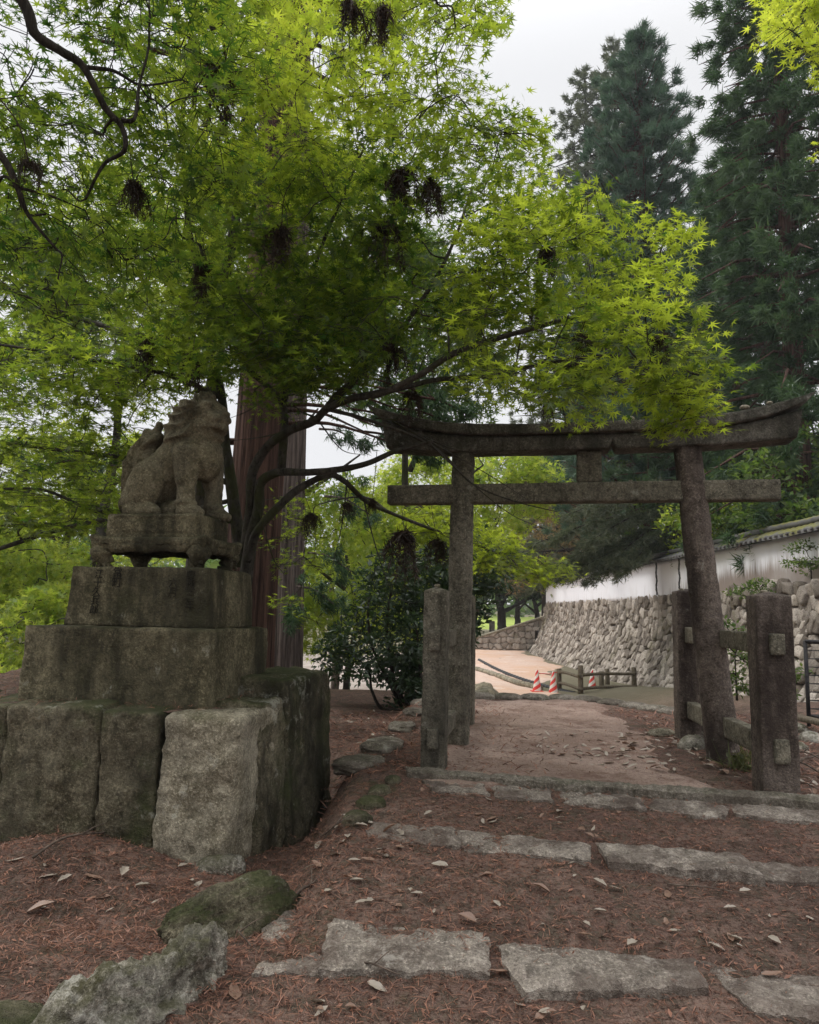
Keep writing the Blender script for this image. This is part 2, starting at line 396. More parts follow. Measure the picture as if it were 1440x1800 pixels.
def sheet(name, mat, y0, y1, xl, xr, ny, nx, dz, drop=.03):
    """a sheet that lies on the land; its ragged borders sink into it"""
    yy = np.linspace(y0, y1, ny); tt = np.linspace(0, 1, nx); P = np.zeros((nx, ny, 3))
    for j, y in enumerate(yy):
        a, b = xl(y), xr(y); x = a+(b-a)*tt; P[:, j, 0] = x; P[:, j, 1] = y
        e = np.minimum(np.minimum(x-a, b-x), min(y-y0, y1-y)) + .3*fbm(np.stack([x*2.2, 0*x+y*2.2, 0*x], -1), 4, 4)
        P[:, j, 2] = HR(x, np.full_like(x, y)) + np.where(True, -drop+(dz+drop)*ss(-.02, .3, e), 0)
    m = MB(); grid_mesh(m, P); return tag(m.build(name, mat), kind='structure')
sheet('path', path_mat(), 5.05, 10.75, lambda y: -.2+(y-5.4)*.13, lambda y: 2.35+.07*(y-5.2), 200, 110, .012)
sheet('road', road_mat(), 13.6, 58, lambda y: .4+.03*(y-14)+.6*math.sin(y*.35), lambda y: 4.9+2.9*ss(25, 39, y)+.25*math.sin(y*.9), 120, 40, .02)
sheet('stony_flat', simple_mat('pale_stony_ground', (.42, .37, .33), (.25, .2, .17), 1.5, bump=.5), 15.5, 46, lambda y: -16., lambda y: .3+.03*(y-14), 60, 40, .016)
sheet('meadow', simple_mat('meadow_grass', (.2, .28, .04), (.33, .38, .09), .3), 74, 130, lambda y: -5., lambda y: 40., 20, 20, .1)

# ---------------------------------------------------------------- flat stones of the steps
def slab(quad, up, thick, label, mat='slab', group=None, name='step_stone', seed=0, sink=.0, amp=.02):
    """a rough flat stone: four corners given where the photograph shows them on the land, then a real thickness"""
    q = np.array([gnd(*p) for p in quad])
    c_ = q.mean(0); q = c_+(q-c_)*(1+(.022 if group == G3 else .008)/np.maximum(np.linalg.norm(q-c_, axis=1, keepdims=True), .05)); u = np.linspace(0, 1, 1+max(8, int(np.linalg.norm(q[1]-q[0])/.022))); v = np.linspace(0, 1, 1+max(5, int(np.linalg.norm(q[3]-q[0])/.022)))
    U, Vv = np.meshgrid(u, v, indexing='ij'); U = U[..., None]; Vv = Vv[..., None]
    P = q[0]*(1-U)*(1-Vv)+q[1]*U*(1-Vv)+q[2]*U*Vv+q[3]*(1-U)*Vv
    w = np.stack([P[..., 0], P[..., 1], np.full(P.shape[:2], seed*1.7)], -1)
    # ragged outline
    cen = q.mean(0); e = np.minimum(np.minimum(U, 1-U)*len(u), np.minimum(Vv, 1-Vv)*len(v))[..., 0]
    k = ss(3.0, 0, e)[..., None]
    P[..., :2] += (k*np.stack([fbm(w*5, 4, 11+seed), fbm(w*5, 4, 23+seed)], -1))*.04+(.022*np.stack([fbm(w*14, 2, 12+seed), fbm(w*14, 2, 29+seed)], -1))*k
    top = P[..., 2]*.35+q[:, 2].mean()*.65+up + amp*fbm(w*7, 4, seed) + .012*fbm(w*30, 2, seed+5) - .018*ss(2.2, 0, e)
    T = np.concatenate([P[..., :2], top[..., None]], -1)
    SLAB_TOPS.append(T[1:-1, 1:-1].reshape(-1, 3)); m = MB(); grid_mesh(m, T)
    # the sides go down into the soil
    loop = np.concatenate([T[:, 0], T[-1, 1:], T[::-1, -1][1:], T[0, ::-1][1:-1]])
    low = loop.copy(); low[:, :2] = cen[:2]+(low[:, :2]-cen[:2])*1.0; low[:, 2] -= thick; low[:, :2] += .012*np.stack([vn(low*20, 3), vn(low*20, 8)], -1)
    n = len(loop); i = np.arange(n); j = (i+1) % n
    m.add(np.concatenate([loop, low]), np.stack([j, i, i+n, j+n], 1))
    return tag(m.build(name, M[mat], origin=(*cen[:2], q[:, 2].mean())), label, 'step stone', group)
SLAB_TOPS = []
G3, G2, G1, GK = 'front row of step stones', 'second row of step stones', 'third row of step stones', 'kerb stones of the top step'
slab([(448, 1706), (584, 1712), (588, 1610), (474, 1602)], .014, .1, 'small half buried step stone beside the long mossy foreground rock', group=G3, seed=1)
slab([(570, 1712), (852, 1716), (853, 1642), (590, 1614)], .03, .12, 'grey granite step stone with an orange leaf on it, right of the half buried one', group=G3, seed=2)
slab([(930, 1752), (1232, 1752), (1212, 1692), (868, 1648)], .03, .12, 'long grey granite step stone in the middle of the nearest row', group=G3, seed=3)
slab([(1330, 1784), (1500, 1820), (1490, 1728), (1222, 1688)], .03, .12, 'grey granite step stone cut by the right edge in the nearest row', group=G3, seed=4)
slab([(658, 1474), (812, 1496), (800, 1452), (640, 1440)], .012, .1, 'flat step stone at the left end of the second row, half under leaves', group=G2, seed=5)
slab([(818, 1498), (1034, 1516), (1040, 1484), (800, 1455)], .018, .1, 'long flat step stone second from left in the second row', group=G2, seed=6)
slab([(1066, 1524), (1340, 1556), (1300, 1506), (1048, 1484)], .04, .13, 'tilted pale step stone with dark gap beneath, in the second row', group=G2, seed=7)
slab([(1345, 1552), (1500, 1566), (1490, 1528), (1308, 1508)], .02, .1, 'step stone at the right end of the second row', group=G2, seed=8)
slab([(762, 1392), (858, 1400), (852, 1382), (742, 1374)], .02, .1, 'narrow stone at the left end of the third row, before the left support post', group=G1, seed=9)
slab([(874, 1402), (974, 1411), (974, 1389), (864, 1380)], .02, .1, 'short stone second from left in the third row', group=G1, seed=10)
slab([(998, 1414), (1132, 1428), (1130, 1405), (988, 1391)], .025, .1, 'middle stone of the third row under the kerb', group=G1, seed=11)
slab([(1150, 1427), (1284, 1442), (1280, 1418), (1138, 1404)], .025, .1, 'long stone fourth from left in the third row of stones', group=G1, seed=12)
slab([(1298, 1436), (1480, 1456), (1480, 1432), (1282, 1414)], .03, .1, 'stone at the right end of the third row', group=G1, seed=13)
slab([(722, 1366), (788, 1371), (786, 1363), (716, 1358)], .055, .16, 'short dark kerb stone at the foot of the left support post', 'kerb', GK, 'kerb_stone', 14, amp=.008)
slab([(790, 1372), (858, 1379), (858, 1371), (790, 1364)], .055, .16, 'short mossy kerb stone just right of the left support post', 'kerb', GK, 'kerb_stone', 15, amp=.008)
slab([(862, 1380), (1118, 1401), (1117, 1393), (862, 1372)], .065, .17, 'long kerb stone across the middle of the path with a dark front edge', 'kerb', GK, 'kerb_stone', 16, amp=.008)
slab([(1122, 1402), (1480, 1432), (1480, 1418), (1121, 1393)], .075, .18, 'pale long kerb stone running to the right edge', 'kerb', GK, 'kerb_stone', 17, amp=.008)

# ---------------------------------------------------------------- loose rocks
def rock(cx, cy, size, yaw, label, mat='rock', seed=0, amp=.22, fr=2.2, n=26, cat='rock', group=None, z=None, tilt=0., name='rock', ridg=0.):
    V, N, F = rbox((2, 2, 2), .85, (n, n, n))
    d = amp*fbm(V*fr*.55+seed*5.1, 5, seed, .55)+.09*fbm(V*4+seed, 5, seed+2, .6)
    if ridg: d = d-ridg*np.abs(fbm(V*1.6+seed*2, 4, seed+7))
    V = V*(1+d[:, None]); V *= np.asarray(size)/2
    c, s = math.cos(yaw), math.sin(yaw); ct, st = math.cos(tilt), math.sin(tilt)
    V = np.stack([V[:, 0]*ct+V[:, 2]*st, V[:, 1], -V[:, 0]*st+V[:, 2]*ct], 1)
    V = np.stack([V[:, 0]*c-V[:, 1]*s, V[:, 0]*s+V[:, 1]*c, V[:, 2]], 1)
    z = float(H(cx, cy)) if z is None else z
    m = MB(); m.add(V+np.array([cx, cy, z]), F)
    return tag(m.build(name, M[mat], origin=(cx, cy, z)), label, cat, group)
def rock_px(px, py, *a, **k):
    g = gnd(px, py); return rock(g[0], g[1], *a, **k)
rock(-.8, 3.8, (.74, .28, .36), R(47), 'rounded mossy boulder at the near corner of the stone base', 'boulder', 3, n=60, amp=.3, fr=2.8, ridg=.12, z=float(H(-.8, 3.8))+.06)
def long_rock():
    # a long outcrop: a crest line traced on the land with a steep broken side and a flatter back
    C = crom([(-1.36, 2.6, .08), (-1.27, 2.74, .17), (-1.14, 2.86, .24), (-1.02, 2.98, .26), (-.93, 3.08, .2), (-.85, 3.18, .27), (-.78, 3.25, .24), (-.74, 3.32, .1)], 14); n = len(C); k = 64; th = np.linspace(-.35, math.pi+.35, k)
    d = unit(np.gradient(C[:, :2], axis=0)); sd = np.stack([d[:, 1], -d[:, 0]], 1); wid = np.interp(np.linspace(0, 1, n), [0, .15, .5, .75, .9, 1], [.1, .17, .19, .15, .13, .04])
    P = np.zeros((n, k, 3)); cs, sn = np.sign(np.cos(th))*np.abs(np.cos(th))**.75, np.sign(np.sin(th))*np.abs(np.sin(th))**.85
    P[..., :2] = C[:, None, :2]+sd[:, None]*(cs[None]*wid[:, None]*.8-.05*0)[..., None]; P[..., 2] = sn[None]*C[:, 2:3]+H(C[:, 0], C[:, 1])[:, None]-.03
    N = np.stack([sd[:, None, 0]*cs[None], sd[:, None, 1]*cs[None], np.broadcast_to(sn[None], (n, k))], -1)
    dd = .07*fbm(P*6, 6, 3, .6)-.13*np.abs(fbm(P*5+3, 6, 8, .6))+.025*fbm(P*24, 4, 5, .6)
    q = np.round(fbm(P*3+9, 2, 12)*4)/4; dd = dd+.035*q
    m = MB(); grid_mesh(m, (P+N*dd[..., None])[:, ::-1]); tag(m.build('rock', M['rock'], origin=(-.8, 2.9, .1)), 'long jagged rock with pale lichen in the bottom left corner', 'rock')
long_rock()
g = gnd(40, 1800); rock(g[0]-.1, g[1]-.12, (.5, .4, .2), R(20), 'low mossy rock cut by the bottom left corner', 'boulder', 12, n=24)
rock_px(388, 1530, (.29, .17, .19), R(12), 'small angular stone leaning on the base corner', 'rock', 5, amp=.1)
for i, (px, py, s, lb) in enumerate([(630, 1442, .17, 'small mossy stone nearest the camera in the short line beside the base'), (652, 1415, .19, 'small mossy stone second in the short line beside the base'),
        (668, 1392, .16, 'small mossy stone third in the short line beside the base'), (690, 1375, .14, 'small mossy stone last in the short line beside the base')]):
    rock_px(px, py, (s, s*.8, s*.6), R(30*i), lb, 'boulder', 20+i, n=12, group='small mossy stones in a line')
# stones that border the terrace on the left of the path
for i, (px, py, s, lb) in enumerate([(632, 1345, .5, 'flat border stone nearest the camera left of the path'), (672, 1312, .55, 'flat border stone second from the camera left of the path'), (706, 1280, .45, 'flat border stone third from the camera left of the path'),
        (728, 1255, .4, 'flat border stone behind the left support post'), (742, 1238, .4, 'farthest flat border stone left of the path, by the shrub')]):
    rock_px(px, py, (s, s*.62, .13), R(60+13*i), lb, 'kerb', 30+i, n=18, group='border stones left of the path', amp=.35)
# stones along the far end of the terrace
for i, (px, py, s) in enumerate([(848, 0, .42), (896, 0, .4), (942, 0, .42), (988, 0, .4), (1032, 0, .42), (1074, 0, .4), (1112, 0, .4), (1148, 0, .45), (1182, 0, .4)]):
    ey = 10.6
    for _ in range(6): ey = float(edge_y((px-720)/FPX*ey))-.12
    rock((px-720)/FPX*ey, ey, (s, .3, .15), R(-8-3*i),
            ['flat pale edging stone at far path end, beside the left pillar', 'flat pale edging stone at far path end, second from the left pillar', 'flat pale edging stone at far path end, left of the cones', 'flat pale edging stone at far path end, under the two left cones',
             'flat pale edging stone at far path end, under the log fence corner', 'flat pale edging stone at far path end, under the right half of the log fence', 'flat edging stone at far path end, just right of the log fence', 'broad edging stone where the far path end bends', 'edging stone beside the rear support post'][i],
            'kerb', 40+i, n=12, group='edging stones at the far end of the path', amp=.1)
rock_px(1218, 1316, (.26, .22, .24), R(20), 'rounded grey stone between the rear post and right pillar', 'rock', 60, n=16)
rock_px(1166, 1292, (.3, .2, .12), R(10), 'pale flat stone left of the rear support post', 'boulder_pale', 61, n=14)
for i, (px, py, s, lb) in enumerate([(1395, 1285, .3, 'pale stone under the end of the plank'), (1400, 1318, .24, 'grey stone among sticks right of the front post'), (1425, 1300, .26, 'grey stone below the plank at the right edge'), (1278, 1330, .15, 'small stone at the foot of the right pillar')]):
    rock_px(px, py, (s, s*.8, s*.6), R(40*i), lb, 'rock', 70+i, n=12)
# pale rocks of the dry bed, far left and behind the shrub
for i, (x, y, s, lb) in enumerate([(-7.2, 13.5, .9, 'pale rock at the left edge below the green bushes'), (-6.6, 14.2, .7, 'pale rock beside the pedestal at the left edge'), (-1.05, 17.5, .9, 'pale pointed rock seen above the shrub'), (-2.75, 16, .8, 'pale rock left of the grey cedar trunk'), (-2.9, 17.6, .6, 'dark stone on top of pale rock left of the grey trunk'),
        (2.2, 21, 1.0, 'pale rock heap just right of the left pillar'), (2.35, 23.5, .8, 'pale stones beyond the left pillar by the road')]):
    rock(x, y, (s*1.2, s*.8, s*.9), R(50*i), lb, 'boulder_pale', 80+i, n=14)

# ---------------------------------------------------------------- pedestal of the lion
u1 = np.array([.983, -.185, 0]); u2 = np.array([.185, .983, 0]); PA = np.array([-1.31, 4.95, 0])
def on_ped(a, b, z): return PA+u1*a+u2*b+np.array([0, 0, z])
# rough base stones: front row then right row
F0 = np.array([-1.03, 4.6, 0]); d1 = np.array([-.989, .148, 0]); d2 = np.array([.23, .973, 0])
def base_stone(start, d, L, depth, z0, z1, label, mat, seed, lean=.05, inward=None):
    nrm = np.cross(d, [0, 0, 1.]) if inward is None else inward
    V, F = rough_box((L+.02, depth, z1-z0), .04, (max(10, int(L/.018)), 10, 48), amp=.04, fr=3.2, seed=seed, bulge=.008)
    V[:, 1] -= .05*np.abs(fbm(V*2.3+seed*3, 4, seed+4))-.02; sh = (hsh(np.int64(seed), np.int64(3), np.int64(1), 5)-.5)*.1; V[:, 0] += sh*V[:, 2]
    V[:, 1] += lean*((V[:, 2]/(z1-z0))+.5)
    P = xf(V, start+d*L/2+nrm*depth/2+np.array([0, 0, (z0+z1)/2]), d, nrm)
    if np.dot(np.cross(d, nrm), [0, 0, 1]) < 0: F = F[:, ::-1]
    m = MB(); m.add(P, F); return tag(m.build('base_stone', M[mat], origin=start+d*L/2+nrm*depth/2), label, 'base stone', 'rough stones of the pedestal base')
inn = np.array([.148, .989, 0])
base_stone(F0+d1*.01, d1, .48, .8, -.2, .93, 'pale rough corner stone of the pedestal base', 'boulder_pale', 1, inward=inn)
base_stone(F0+d1*.5, d1, .39, .7, -.1, .95, 'narrow mossy base stone between the pale corner stone and the broad one', 'boulder', 2, inward=inn)
base_stone(F0+d1*.9, d1, .64, .7, -.0, .96, 'broad dark green mossy base stone under the block front', 'boulder', 3, inward=inn)
base_stone(F0+d1*1.56, d1, .5, .7, -.1, .95, 'mossy base stone at the left edge of the picture', 'boulder', 4, inward=inn)
base_stone(F0+d1*2.08, d1, .9, .7, -.1, .95, 'leftmost base stone, mostly outside the picture', 'boulder', 5, inward=inn)
inr = np.array([-.973, .23, 0])
base_stone(F0+d2*.42-inr*.03, d2, .42, .5, -.1, .98, 'dark base stone on the right face behind the corner stone', 'boulder', 6, inward=inr, lean=.05)
base_stone(F0+d2*.86-inr*.05, d2, .92, .5, -.1, 1.1, 'tall dark base stone at the far end of the right face', 'boulder', 7, inward=inr, lean=.05)
# earth and needles on top of the base
ga, gb = np.linspace(-2.3, .1, 60), np.linspace(-.13, 1.6, 50)
A, B = np.meshgrid(ga, gb, indexing='ij'); P = PA+A[..., None]*u1+B[..., None]*u2
P[..., 2] = .925+.115*ss(-.2, 1.5, B)+.03*fbm(P*3, 4, 6)+.012*fbm(P*14, 2, 3)
m = MB(); grid_mesh(m, P); tag(m.build('soil_bed', bpy.data.materials['needle_litter']), kind='structure')

def block(a, b, w, d, z0, z1, r, seed, name, label, cat, mat='pedestal', amp=.012, taper=.02, child=None):
    V, F = rough_box((w, d, z1-z0), r, (int(w/.02), int(d/.03), int((z1-z0)/.02)), amp=amp, fr=5, seed=seed)
    k = 1-taper*(V[:, 2:3]/(z1-z0)+.5); V[:, :1] *= k; V[:, 1:2] *= k
    loc = on_ped(a, b, 0)
    m = MB(); m.add(xf(V, loc+np.array([0, 0, (z0+z1)/2]), u1, u2), F)
    ob = m.build(name, M[mat], child, origin=loc+np.array([0, 0, z0]))
    return tag(ob, label, cat) if child is None else ob
block(-.68, .53, 1.38, 1.08, .9, 1.452, .014, 11, 'pedestal_block', 'wide lower granite block of the lion pedestal, dark with moss', 'pedestal block', amp=.014, taper=.012)
tb = thing('pedestal_block', 'upper granite block with faint carved characters under the lion table', 'pedestal block', on_ped(-.61, .52, 1.452))
block(-.61, .52, 1.09, .8, 1.452, 1.872, .012, 12, 'block', None, None, amp=.012, taper=.045, child=tb)
# carved characters, dark with dirt in the cuts
def carve(txt, a, ztop, size, parent):
    cu = bpy.data.curves.new('inscription', 'FONT'); cu.body = '\n'.join(txt); cu.size = size; cu.space_line = .86; cu.extrude = .0015; cu.align_x = 'CENTER'
    tmp = bpy.data.objects.new('inscription', cu); COL.objects.link(tmp)
    me = bpy.data.meshes.new_from_object(tmp.evaluated_get(bpy.context.evaluated_depsgraph_get()))
    bpy.data.objects.remove(tmp); bpy.data.curves.remove(cu)
    v = np.empty(len(me.vertices)*3); me.vertices.foreach_get('co', v); v = v.reshape(-1, 3)
    v[:, :2] += .0045*np.stack([fbm(v*22, 2, 3), fbm(v*22, 2, 5)], -1)
    zz = ztop+v[:, 1]; k = (zz-1.452)/.42
    lx = a+v[:, 0]+.61; lz = zz-1.662; Q = np.stack([lx, 0*lx-.4, lz], 1)+12*3.7
    d = .012*fbm(Q*5, 4, 12)+.35*.012*fbm(Q*25, 2, 15)
    P = on_ped(-.61, .52, 0)+(lx*(1-.045*k))[:, None]*u1+np.array([0, 0, 1])*zz[:, None]+u2*(-(.4+d)*(1-.045*k)-.005-v[:, 2])[:, None]
    me.vertices.foreach_set('co', (P-np.array(parent.location)).astype(np.float32).ravel()); me.update()
    me.materials.clear(); me.materials.append(M['carving'])
    o = bpy.data.objects.new('inscription', me); COL.objects.link(o); o.parent = parent
M['carving'] = simple_mat('dirt_in_carving', (.012, .011, .008), (.035, .031, .022), 60)
carve('慶應三年', -.2, 1.785, .078, tb); carve('六月', -.33, 1.735, .074, tb)
carve('當町', -.78, 1.8, .08, tb); carve('江十久兵郎', -.93, 1.79, .072, tb)

# stone table with scalloped apron and curled legs
tt = thing('stone_table', 'low stone table with scalloped apron and curled legs under the lion', 'table', on_ped(-.61, .52, 1.872))
def table_top():
    w, d, h = .9, .64, .12; V, N, F = rbox((w, d, h), .035, (60, 44, 12)); V = V+N*(.008*fbm(V*9, 3, 4))[:, None]
    rim = np.maximum(np.abs(V[:, 0])/(w/2), np.abs(V[:, 1])/(d/2))
    s = np.where(np.abs(V[:, 0])/(w/2) > np.abs(V[:, 1])/(d/2), V[:, 1]/d, V[:, 0]/w)
    low = V[:, 2] < 0
    V[:, 2] += np.where(low, .022*(np.abs(np.sin(s*math.pi*4)))*ss(.8, 1, rim)+.045*ss(.92, .7, rim), 0)
    V[:, :2] *= (1+.035*ss(-.02, .05, V[:, 2])*ss(.8, 1, rim))[:, None]
    crn = np.minimum(np.abs(V[:, 0])/(w/2), np.abs(V[:, 1])/(d/2)); V[:, 2] += .022*ss(.75, 1, crn)
    return V, F
V, F = table_top(); m = MB(); m.add(xf(V, on_ped(-.61, .52, 2.032), u1, u2), F); m.build('tabletop', M['pedestal'], tt, origin=on_ped(-.61, .52, 1.872))
for sx in (-1, 1):
    for sy in (-1, 1):
        m = MB(); c = on_ped(-.61+sx*.335, .52+sy*.215, 0); o = u1*sx*.7+u2*sy*.7
        prof = [(.05, 2.01, .075), (.06, 1.975, .085), (.045, 1.935, .06), (.02, 1.905, .05), (.035, 1.885, .055), (.05, 1.873, .05)]
        tube(m, crom([c+o*a+np.array([0, 0, z]) for a, z, r in prof], 4), np.interp(np.linspace(0, 5, 21), range(6), [r for a, z, r in prof]), 14, jit=.1, seed=sx+2*sy)
        cc = c+o*.085+np.array([0, 0, 1.897]); th = np.linspace(0, 5.5, 18); rr = .034-.0045*th
        tube(m, np.stack([cc+o*(math.cos(t)*q)+np.array([0, 0, math.sin(t)*q]) for t, q in zip(th, rr)]), .016, 6)
        m.build('leg', M['pedestal'], tt, origin=c+np.array([0, 0, 1.873]))
# ================================================================ the guardian lion
lion = thing('lion_statue', 'weathered stone guardian lion sitting upright with raised tail, facing the gate', 'statue', on_ped(-.61, .52, 2.085))
LZ = 2.262
V, F = rough_box((.72, .53, .185), .02, (44, 32, 14), amp=.008, fr=6, seed=31)
fr_ = np.abs(V[:, 1]+.265) < .03
gx_ = np.abs(np.abs(V[:, 0])-.3); gz_ = np.abs(np.abs(V[:, 2])-.05)
V[:, 1] += np.where(fr_ & (((gz_ < .008) & (np.abs(V[:, 0]) < .3)) | ((gx_ < .009) & (np.abs(V[:, 2]) < .05))), .008, 0)
m = MB(); m.add(xf(V, on_ped(-.61, .52, 2.1725), u1, u2), F); m.build('plinth', M['pedestal'], lion, origin=on_ped(-.61, .52, 2.085))
def ell(mb, c, r, rot=(0, 0, 0)):
    a = np.linspace(0, math.pi, 17); b = np.linspace(0, 2*math.pi, 25)[:-1]
    A, B = np.meshgrid(a, b, indexing='ij')
    P = np.stack([np.sin(A)*np.cos(B)*r[0], np.sin(A)*np.sin(B)*r[1], np.cos(A)*r[2]], -1).reshape(-1, 3)
    ry = rot[1]; c_, s_ = math.cos(ry), math.sin(ry); P = np.stack([P[:, 0]*c_+P[:, 2]*s_, P[:, 1], -P[:, 0]*s_+P[:, 2]*c_], 1)
    rz = rot[2]; c_, s_ = math.cos(rz), math.sin(rz); P = np.stack([P[:, 0]*c_-P[:, 1]*s_, P[:, 0]*s_+P[:, 1]*c_, P[:, 2]], 1)
    i = np.arange(16)[:, None]*24; k = np.arange(24)[None]; k2 = (k+1) % 24
    mb.add(P+np.asarray(c), np.stack([i+k, i+24+k, i+24+k2, i+k2], -1).reshape(-1, 4))
def cap_(mb, a, b, r0, r1):
    a, b = np.asarray(a, float), np.asarray(b, float); n = max(3, int(np.linalg.norm(b-a)/(.4*min(r0, r1))))
    for t in np.linspace(0, 1, n): q = r0+(r1-r0)*t; ell(mb, a+(b-a)*t, (q, q, q))
def remeshed(mb, vox, smooth):
    ob = mb.build('tmp', M['lion']); md = ob.modifiers.new('r', 'REMESH'); md.mode = 'VOXEL'; md.voxel_size = vox
    if smooth: sm = ob.modifiers.new('s', 'SMOOTH'); sm.iterations = smooth; sm.factor = .5
    me = bpy.data.meshes.new_from_object(ob.evaluated_get(bpy.context.evaluated_depsgraph_get())); bpy.data.objects.remove(ob)
    v = np.empty(len(me.vertices)*3); me.vertices.foreach_get('co', v)
    n = np.empty(len(me.vertices)*3); me.vertices.foreach_get('normal', n)
    f = np.empty(len(me.loops), np.int32); me.loops.foreach_get('vertex_index', f)
    return v.reshape(-1, 3), n.reshape(-1, 3), f.reshape(-1, 4)
# local frame: x towards the lion's front (right in the picture), -y towards the path side we see, z up
b = MB()
cap_(b, (-.2, 0, .24), (.12, 0, .56), .17, .17)                       # trunk
ell(b, (.2, 0, .5), (.155, .175, .22), (0, -.25, 0))                   # chest
ell(b, (.1, 0, .62), (.2, .19, .2))                                    # shoulders and lower mane
for sy in (-1, 1):
    ell(b, (-.17, sy*.13, .24), (.15, .085, .21), (0, .35, 0))         # thigh
    ell(b, (-.26, sy*.12, .13), (.1, .085, .12))
    cap_(b, (-.27, sy*.15, .05), (-.08, sy*.16, .045), .055, .05)      # hind foot
    ell(b, (-.06, sy*.165, .035), (.05, .055, .042))
    xo = .0 if sy < 0 else .09
    cap_(b, (.15+xo*.6, sy*.12, .48), (.16+xo, sy*.135, .27), .115, .078)     # fore leg
    cap_(b, (.16+xo, sy*.135, .27), (.17+xo, sy*.135, .07), .07, .066)
    ell(b, (.2+xo, sy*.14, .04), (.1, .075, .055)); 
    for k in (-1, 0, 1): ell(b, (.265+xo, sy*.14+k*.04, .03), (.042, .022, .035))
    ell(b, (.17+xo, sy*.135, .1), (.085, .08, .04))
ell(b, (.02, 0, .06), (.13, .1, .09))                                  # stone left under the belly
hd = np.array([.215, -.02, .785]); hy = -.25                              # head, turned a little to the viewer
def hp(x, y, z):
    c_, s_ = math.cos(hy), math.sin(hy); return hd+np.array([x*c_-y*s_, x*s_+y*c_, z])
ell(b, hp(-.02, 0, 0), (.18, .18, .16), (0, 0, hy)); ell(b, hp(-.11, 0, -.07), (.19, .2, .21)); ell(b, (.12, 0, .64), (.23, .21, .19))
ell(b, hp(.12, 0, -.035), (.1, .105, .075), (0, 0, hy)); ell(b, hp(.14, 0, -.1), (.075, .085, .035), (0, 0, hy))   # muzzle, lower jaw
ell(b, hp(.2, 0, .0), (.03, .055, .032), (0, 0, hy))                   # nose
for s_y in (-1, 1):
    ell(b, hp(.085, s_y*.075, .065), (.065, .055, .034), (0, .2, hy))   # brow
    ell(b, hp(.115, s_y*.068, .03), (.026, .03, .028))                # eye
    ell(b, hp(.17, s_y*.05, -.035), (.045, .045, .035))                # cheek and lip
    ell(b, hp(-.03, s_y*.15, .03), (.055, .03, .06), (0, .3, hy))      # ear
    ell(b, hp(.05, s_y*.12, -.1), (.07, .045, .06))                    # jaw tuft
ell(b, hp(0, 0, .13), (.09, .1, .05))                                  # crown knob
ell(b, hp(.04, 0, .15), (.05, .05, .04))
V, N, F = remeshed(b, .0085, 2)
Q = V-hd; rad = np.linalg.norm(Q*np.array([1, 1, .75]), axis=1)
face = ss(.02, .1, (Q[:, 0]*math.cos(hy)+Q[:, 1]*math.sin(hy))+.0*Q[:, 2])
mane = ss(.42, .3, rad)*ss(.5, .6, V[:, 2])*(1-face*ss(-.16, -.1, Q[:, 2]))
th = np.arctan2(V[:, 2]-.83, Q[:, 0]-.04); wav = th*17+4.5*np.sin(rad*24)+1.5*fbm(V*5, 2, 3)
d = .024*mane*(1-2*np.abs(np.sin(wav*.5))**.8)*.8*(1-.3*np.abs(fbm(V*8, 2, 8)))
d += .006*fbm(V*14, 4, 2)+.0035*fbm(V*50, 2, 5)
curl = np.cos(V[:, 0]*34+np.sin(V[:, 2]*20))*np.cos(V[:, 2]*30); d += .004*curl*ss(.3, .2, V[:, 2])*ss(0, -.1, V[:, 0])
V = V+N*d[:, None]
m = MB(); m.add(xf(V, on_ped(-.59, .52, LZ-.004), u1, u2), F); m.build('body', M['lion'], lion, origin=on_ped(-.59, .52, LZ))
# the upright tail, a leaf-shaped plume with curled locks
b = MB()
for t in np.linspace(0, 1, 16):
    w = .06+.1*math.sin(math.pi*min(1, t*.9+.1))**1.0; z = .12+.52*t
    ell(b, (-.335+.1*t+.02*math.sin(t*6), 0, z), (w*.95, .06+.05*math.sin(math.pi*t), .06))
ell(b, (-.2, 0, .67), (.05, .05, .06)); ell(b, (-.2, 0, .62), (.075, .08, .07)); ell(b, (-.34, 0, .12), (.09, .1, .1)); cap_(b, (-.2, 0, .68), (-.16, 0, .735), .035, .02)
for s_y in (-1, 1):
    for k in range(4): ell(b, (-.31+.05*k*.6, s_y*.07, .25+.11*k), (.05, .035, .07), (0, .5, 0))
V, N, F = remeshed(b, .0095, 3)
d = .015*np.sin(np.arctan2(V[:, 2]-.1, V[:, 0]+.42)*34+np.sin(V[:, 2]*22)*2.2)+.006*fbm(V*14, 4, 7)
V = V+N*d[:, None]
m = MB(); m.add(xf(V, on_ped(-.59, .52, LZ-.01), u1, u2), F); m.build('tail', M['lion'], lion, origin=on_ped(-.92, .52, LZ))
